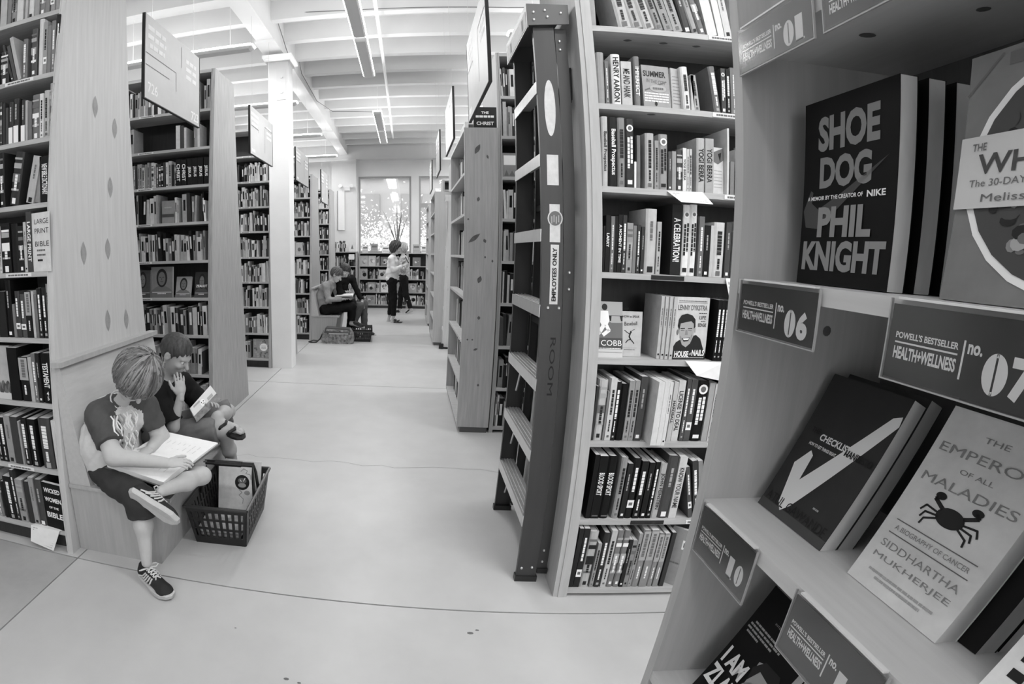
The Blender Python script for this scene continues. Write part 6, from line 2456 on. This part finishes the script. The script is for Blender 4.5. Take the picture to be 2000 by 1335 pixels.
# ------------------------------------------------ boy with cropped hair, hand to his face
J = np_(dict(pelvis=(-1.42, 2.62, .47), waist=(-1.43, 2.61, .57), chest=(-1.39, 2.60, .68), neck=(-1.335, 2.585, .785), head=(-1.28, 2.58, .87), shL=(-1.30, 2.725, .745), shR=(-1.345, 2.475, .745),
             elL=(-1.20, 2.79, .58), elR=(-1.235, 2.44, .56), wrL=(-1.135, 2.70, .615), wrR=(-1.185, 2.455, .745), hipL=(-1.40, 2.69, .46), hipR=(-1.40, 2.55, .46), knL=(-1.07, 2.88, .525), knR=(-.985, 2.57, .515),
             anL=(-1.03, 2.60, .585), anR=(-1.03, 2.86, .09), heR=(-1.06, 2.87, .04), toR=(-.88, 2.84, .035), heL=(-1.045, 2.595, .56), toL=(-.88, 2.565, .515)))
ORG = (-1.38, 2.6, .385)
b2 = tag(empty('person', ORG), 'seated boy with short dark hair and dark shirt, hand to his face, sandal dangling', 'person')
HC = np.array((-1.262, 2.575, .945))
RH = frame((.80, -.12, -.58), (.58, -.02, .81))
hp, HP = head_prims(HC, RH, .98)
hR = hand_prims(J['wrR'], (-.10, .22, .97), (.55, -.75, .1), .80, -1, .25)
hL = hand_prims(J['wrL'], (.75, -.45, .35), (.3, .2, .9), .80, 1, .45)
feet = [[cap(J['heL'], J['toL'] * .8 + J['heL'] * .2, .028, .030, .02)] + [cap(J['toL'] * .88 + J['heL'] * .12 + np.array((0, .012 * k, 0)), J['toL'] + np.array((.008 - .004 * abs(k + 1), .013 * k, .0)), .009, .0085, .006) for k in (-2, -1, 0, 1, 2)]]
blob('body', limbs(J, sk, 1.0) + hp, .0075, SKIN2, b2, ORG, None, None, [(hR, .0036), (hL, .0036), (feet[0], .004)])
eyes(b2, HP, .98, ORG, RH)
swept_hair(HP, RH, HC, .98, (.081, .101, .094), hairmat('hair_dark_brown', 62), b2, ORG, .0048, .9, 1.0, .0010, -.012)
slR = J['shR'] * .12 + J['elR'] * .88
slL = J['shL'] * .2 + J['elL'] * .8
blob('shirt', [cap(J['pelvis'], J['waist'], .112, .108, .06), cap(J['waist'], J['chest'], .108, .105, .06), cap(J['shL'], J['shR'], .052, .054, .06), cap(J['chest'], J['neck'] + (-.005, 0, -.01), .09, .055, .05, 1), cap(J['shR'], slR, .062, .070, .04, 1), cap(J['shL'], slL, .06, .066, .04, 1)], .007, gmat('shirt_black', 30, .85, .15, .1, 30), b2, ORG, folds(.0018, 60, 5))
hemR = J['hipR'] * .08 + J['knR'] * .92
hemL = J['hipL'] * -.03 + J['knL'] * 1.03
blob('shorts', [cap(J['pelvis'] + (0, 0, -.01), J['pelvis'] + (-.01, 0, .06), .112, .108, .05, 1), cap(J['hipR'], hemR, .082, .076, .04, 1), cap(J['hipL'], hemL, .08, .074, .04, 1)], .007, gmat('shorts_grey', 112, .85, .15, .12, 25), b2, ORG, folds(.0028, 60, 9))
SD = [gmat('sandal_sole', 34, .6), gmat('sandal_strap', 40, .6)]
shoe('sandal', (-1.06, 2.585, .530), (-.855, 2.55, .475), (-.1, -.35, .93), .8, SD, b2, ORG, False, False, True)
shoe('sandal', (-1.085, 2.875, 0), (-.86, 2.835, 0), (0, 0, 1), .8, SD, b2, ORG, False, False, True)
# his paperback
bk = empty('book', (-1.10, 2.60, .64))
tag(bk, 'open comic paperback held by the boy with cropped hair', 'book')
p1, p2, p3, p4 = [np.array(p) for p in ((-1.175, 2.54, .640), (-1.125, 2.74, .725), (-1.045, 2.70, .655), (-1.120, 2.50, .575))]
m1, m2 = (p1 + p4) / 2 + np.array((.018, 0, .0)), (p2 + p3) / 2 + np.array((.018, 0, -.0))
og = np.array((-1.10, 2.60, .64))
for nm, a, b, c, d in (('cover_half', p4, p3, p3 + (p2 - p3) * .42, p4 + (p1 - p4) * .42), ('page_half', p4 + (p1 - p4) * .42, p3 + (p2 - p3) * .42, p2, p1)):
    q = nrm(np.cross(b - a, d - a)) * .004
    o = obj(nm, MB().hexa([tuple(x - q - og) for x in (a, b, c, d)] + [tuple(x + q - og) for x in (a, b, c, d)]), gmat('comic_page', 214, .7) if nm == 'page_half' else gmat('comic_cover_patterned', 120, .5, .4, .5, 26), bk)
    if nm == 'page_half':
        pm = MB()
        X_, Z_ = nrm(b - a), nrm(d - a)
        Lx, Lz = np.linalg.norm(b - a), np.linalg.norm(d - a)
        at = lambda u, v, l=1: tuple(a + X_ * Lx * u + Z_ * Lz * v + q * (1 + .12 * l) - og)
        pm.disc(at(.45, .42), tuple(X_), tuple(Z_), .020, 16, 1)
        for u in (.41, .49):
            pm.disc(at(u, .50, 2), tuple(X_), tuple(Z_), .004, 8, 0)
        rect(pm, at(.46, .28, 2), tuple(X_), tuple(Z_), .018, .003, 0)
        rect(pm, at(.25, .8), tuple(X_), tuple(Z_), .06, .012, 2)
        rect(pm, at(.75, .25), tuple(X_), tuple(Z_), .05, .02, 2)
        obj('page_picture', pm, PRINT, o)

# ------------------------------------------------ the couple reading on the far bench
def adult(label, J, s, org, HC, f, u, hairspec, skin, shirt, trousers, shoes, hands, jacket_open=None, hem=None, h=.011):
    root = tag(empty('person', org), label, 'person')
    RH = frame(f, u)
    hp, HP = head_prims(np.array(HC), RH, 1.08)
    hs = [(hand_prims(J['wr' + q], d, n, 1.0, sd, cu), .0055) for q, d, n, sd, cu in hands]
    blob('body', limbs(J, s, .92), .012, skin, root, org, None, None, [(hp, .006)] + hs)
    eyes(root, HP, 1.08, org, RH)
    size, cutf, cutu, low, mat, amp = hairspec
    swept_hair(HP, RH, np.array(HC), 1.08, size, mat, root, org, .007, cutf, cutu, amp, low)
    hm = J['pelvis'] if hem is None else np.array(hem)
    cuffs = [J['el' + q] * .1 + J['wr' + q] * .9 for q in 'LR']
    pr = [cap(hm, J['waist'], .135 * s, .118 * s, .07), cap(J['waist'], J['chest'], .118 * s, .128 * s, .07), cap(J['shL'], J['shR'], .062 * s, .062 * s, .07), cap(J['chest'], J['neck'], .10 * s, .056 * s, .05, 1)]
    for q, cf in zip('LR', cuffs):
        pr += [cap(J['sh' + q], J['el' + q], .062 * s, .052 * s, .04), cap(J['el' + q], cf, .052 * s, .042 * s, .03, 1)]
    blob('top', pr, h, shirt, root, org, folds(.003, 40, int(s * 100)))
    pr = [cap(J['pelvis'] + (0, 0, -.02), J['waist'] * .3 + J['pelvis'] * .7, .128 * s, .118 * s, .06)]
    for q in 'LR':
        pr += [cap(J['hip' + q], J['kn' + q], .096 * s, .07 * s, .05), cap(J['kn' + q], J['an' + q], .070 * s, .056 * s, .04, 1)]
    blob('trousers', pr, h, trousers, root, org, folds(.0025, 40, 4))
    for q in 'LR':
        shoe('shoe', J['he' + q], J['to' + q], J.get('up' + q, (0, 0, 1)), 1, shoes, root, org, False, False, shoes[2])
    return root


ORG = (-1.40, 8.78, .42)
SHB = [gmat('shoe_sole_dark', 60, .6), gmat('shoe_black', 34, .5, .4), False]
JA = np_(dict(pelvis=(-1.38, 8.78, .53), waist=(-1.43, 8.78, .66), chest=(-1.38, 8.79, .84), neck=(-1.27, 8.80, .985), head=(-1.22, 8.80, 1.07), shL=(-1.28, 8.98, .93), shR=(-1.34, 8.63, .93), elL=(-1.18, 9.02, .70), elR=(-1.29, 8.56, .69), wrL=(-1.04, 8.88, .70), wrR=(-1.06, 8.66, .70),
               hipL=(-1.36, 8.88, .51), hipR=(-1.36, 8.68, .51), knL=(-.92, 8.90, .60), knR=(-.90, 8.70, .56), anL=(-.98, 8.93, .10), anR=(-.90, 8.72, .33), heL=(-1.02, 8.93, 0), toL=(-.78, 8.90, 0), heR=(-.92, 8.72, .27), toR=(-.70, 8.72, .20), upR=(.4, 0, .9)))
adult('man in a light denim jacket bent over a book on the far bench', JA, 1.0, ORG, (-1.19, 8.79, 1.105), (.80, -.12, -.58), (.58, 0, .81), ((.086, .105, .100), .9, 1.0, -.02, hairmat('hair_wavy_dark', 84), .004), SKIN, gmat('denim_jacket', 152, .85, .15, .18, 20), gmat('trousers_black', 26, .85, .15), SHB, [('L', (.8, -.5, .1), (0, 0, 1), 1, .4), ('R', (.85, .45, .1), (0, 0, 1), -1, .4)])
ORG = (-1.2, 9.15, .42)
JB = np_(dict(pelvis=(-1.20, 9.18, .53), waist=(-1.24, 9.18, .67), chest=(-1.15, 9.17, .88), neck=(-1.10, 9.15, 1.04), head=(-1.09, 9.12, 1.12), shL=(-.97, 9.32, 1.01), shR=(-1.18, 9.0, .99), elL=(-.865, 9.24, .79), elR=(-1.14, 8.94, .76), wrL=(-.77, 9.18, .62), wrR=(-1.08, 9.02, .79),
               hipL=(-1.16, 9.28, .51), hipR=(-1.16, 9.10, .51), knL=(-.74, 9.22, .56), knR=(-.80, 9.06, .54), anL=(-.73, 9.20, .10), anR=(-.95, 9.05, .10), heL=(-.78, 9.22, 0), toL=(-.53, 9.16, 0), heR=(-.99, 9.06, 0), toR=(-.79, 9.03, 0)))
adult('person in a dark sweater and jeans leaning in to look at the shared book', JB, 1.0, ORG, (-1.085, 9.10, 1.165), (.55, -.50, -.67), (.62, -.1, .78), ((.084, .103, .096), .9, 1.0, -.02, hairmat('hair_dark_short', 60), .002), SKIN, gmat('sweater_black', 30, .9, .1), gmat('jeans_grey', 96, .85, .15, .15, 20), SHB, [('L', (.45, -.35, -.82), (.6, -.3, .7), 1, .35), ('R', (.55, .2, .1), (0, 0, 1), -1, .4)])
bk = empty('book', (-1.04, 8.78, .71))
tag(bk, 'open white book held on the lap of the man in the denim jacket', 'book')
for s, nm in ((-1, 'page_half'), (1, 'page_half')):
    a = np.array((-1.17, 8.78, .705))
    pts = [np.array((-1.20, 8.78, .70)), np.array((-.93, 8.78, .73))]
    y1 = s * .17
    mb = MB()
    P4 = [(-.15, 0, .0), (.14, 0, .015), (.14, y1, .05), (-.15, y1, .035)]
    if s < 0:
        P4 = P4[::-1]
    mb.hexa([(x, y, z) for x, y, z in P4] + [(x, y, z + .016) for x, y, z in P4])
    obj(nm, mb, gmat('atlas_pages', 240, .7), bk)

# ------------------------------------------------ two women standing by the window cases
ORG = (-.30, 10.95, 0)
k = .975
WP = lambda x, z, y: (x * k, y, 1.5 + (z - 1.5) * k)
JW = np_(dict(pelvis=WP(-.29, .90, 10.95), waist=WP(-.28, 1.08, 10.95), chest=WP(-.27, 1.26, 10.95), neck=WP(-.26, 1.43, 10.95), head=WP(-.235, 1.52, 10.95), shL=WP(-.27, 1.36, 11.12), shR=WP(-.30, 1.36, 10.79), elL=WP(-.22, 1.14, 11.14), elR=WP(-.25, 1.12, 10.76), wrL=WP(-.05, 1.26, 11.06), wrR=WP(-.06, 1.20, 10.84),
               hipL=WP(-.29, .86, 11.04), hipR=WP(-.28, .86, 10.87), knL=WP(-.29, .50, 11.05), knR=WP(-.24, .50, 10.88), anL=WP(-.33, .12, 11.06), anR=WP(-.24, .12, 10.88), heL=(-.36, 11.06, 0), toL=(-.13, 11.06, 0), heR=(-.275, 10.88, 0), toR=(-.04, 10.86, 0)))
SHS = [gmat('sandal_sole_worn', 70, .6), gmat('sandal_strap_dark', 44, .5), True]
adult('standing woman with long dark hair, pale jacket and black trousers, holding a small book', JW, 1.0, ORG, WP(-.215, 1.575, 10.95), (.95, -.05, -.28), (.28, 0, .96), ((.098, .125, .140), .85, .35, -.02, hairmat('hair_long_dark', 58), .006), SKIN, gmat('jacket_pale', 226, .8, .15, .04, 20), gmat('trousers_corduroy', 28, .9, .1), SHS, [('L', (.5, -.6, .5), (-.3, .3, .8), 1, .4), ('R', (.75, .3, .45), (-.3, -.4, .8), -1, .4)], None, WP(-.29, .93, 10.95))
o = obj('book', MB().box(-.008, .008, -.06, .06, -.08, .08), cover(50), None, Matrix.Translation(WP(.035, 1.33, 10.95)) @ Matrix.Rotation(-.5, 4, 'Y'))
obj('pages', MB().box(-.006, .006, -.059, .061, -.078, .078), PAGES, o)
tag(o, 'small dark book held up by the standing woman in the pale jacket', 'book')
ORG = (-.03, 12.6, 0)
JV = np_(dict(pelvis=(-.03, 12.62, .90), waist=(-.03, 12.62, 1.08), chest=(-.04, 12.62, 1.25), neck=(-.06, 12.62, 1.42), head=(-.07, 12.62, 1.51), shL=(-.04, 12.46, 1.36), shR=(-.03, 12.78, 1.36), elL=(-.03, 12.42, 1.12), elR=(-.02, 12.82, 1.12), wrL=(-.20, 12.48, 1.18), wrR=(-.19, 12.74, 1.20),
               hipL=(-.03, 12.53, .86), hipR=(-.03, 12.71, .86), knL=(.02, 12.52, .48), knR=(-.10, 12.72, .48), anL=(.14, 12.52, .14), anR=(-.13, 12.72, .11), heL=(.165, 12.52, .09), toL=(.02, 12.52, .0), upL=(-.5, 0, .86), heR=(-.09, 12.72, 0), toR=(-.32, 12.72, 0)))
adult('walking woman in a patterned top half hidden behind the woman in the pale jacket', JV, 1.0, ORG, (-.085, 12.62, 1.575), (-.95, -.2, -.15), (-.1, 0, 1), ((.105, .128, .130), .85, .4, -.03, hairmat('hair_curly_light', 176), .008), SKIN, gmat('blouse_patterned', 185, .8, .15, .55, 22), gmat('trousers_black', 26, .85, .15), SHB, [('L', (-.8, .5, .2), (0, 0, 1), -1, .4), ('R', (-.8, -.4, .2), (0, 0, 1), 1, .4)])

# what sits presses flat on the seat and the backrest
def settle(names, x0, x1, y0, y1, zs, backx, slope):
    for r in [o for o in COL.objects if o.name in names]:
        for ch in r.children:
            if ch.name.split('.')[0] not in ('body', 'shorts', 'shirt', 'trousers', 'top'):
                continue
            for v in ch.data.vertices:
                w = r.location + v.co
                if x0 < w.x < x1 and y0 < w.y < y1 and w.z < zs + .002:
                    if w.z > zs - .09:
                        v.co.z += zs + .002 - w.z
                if y0 < w.y < y1 and w.z > zs:
                    bx = backx - slope * (w.z - zs)
                    if w.x < bx:
                        v.co.x += bx - w.x


settle((b1.name, b2.name), -1.64, -1.035, 1.943, 2.94, .385, -1.484, .164)
settle(('person.002', 'person.003'), -1.6, -1.1, 8.48, 9.52, .42, -1.447, .21)
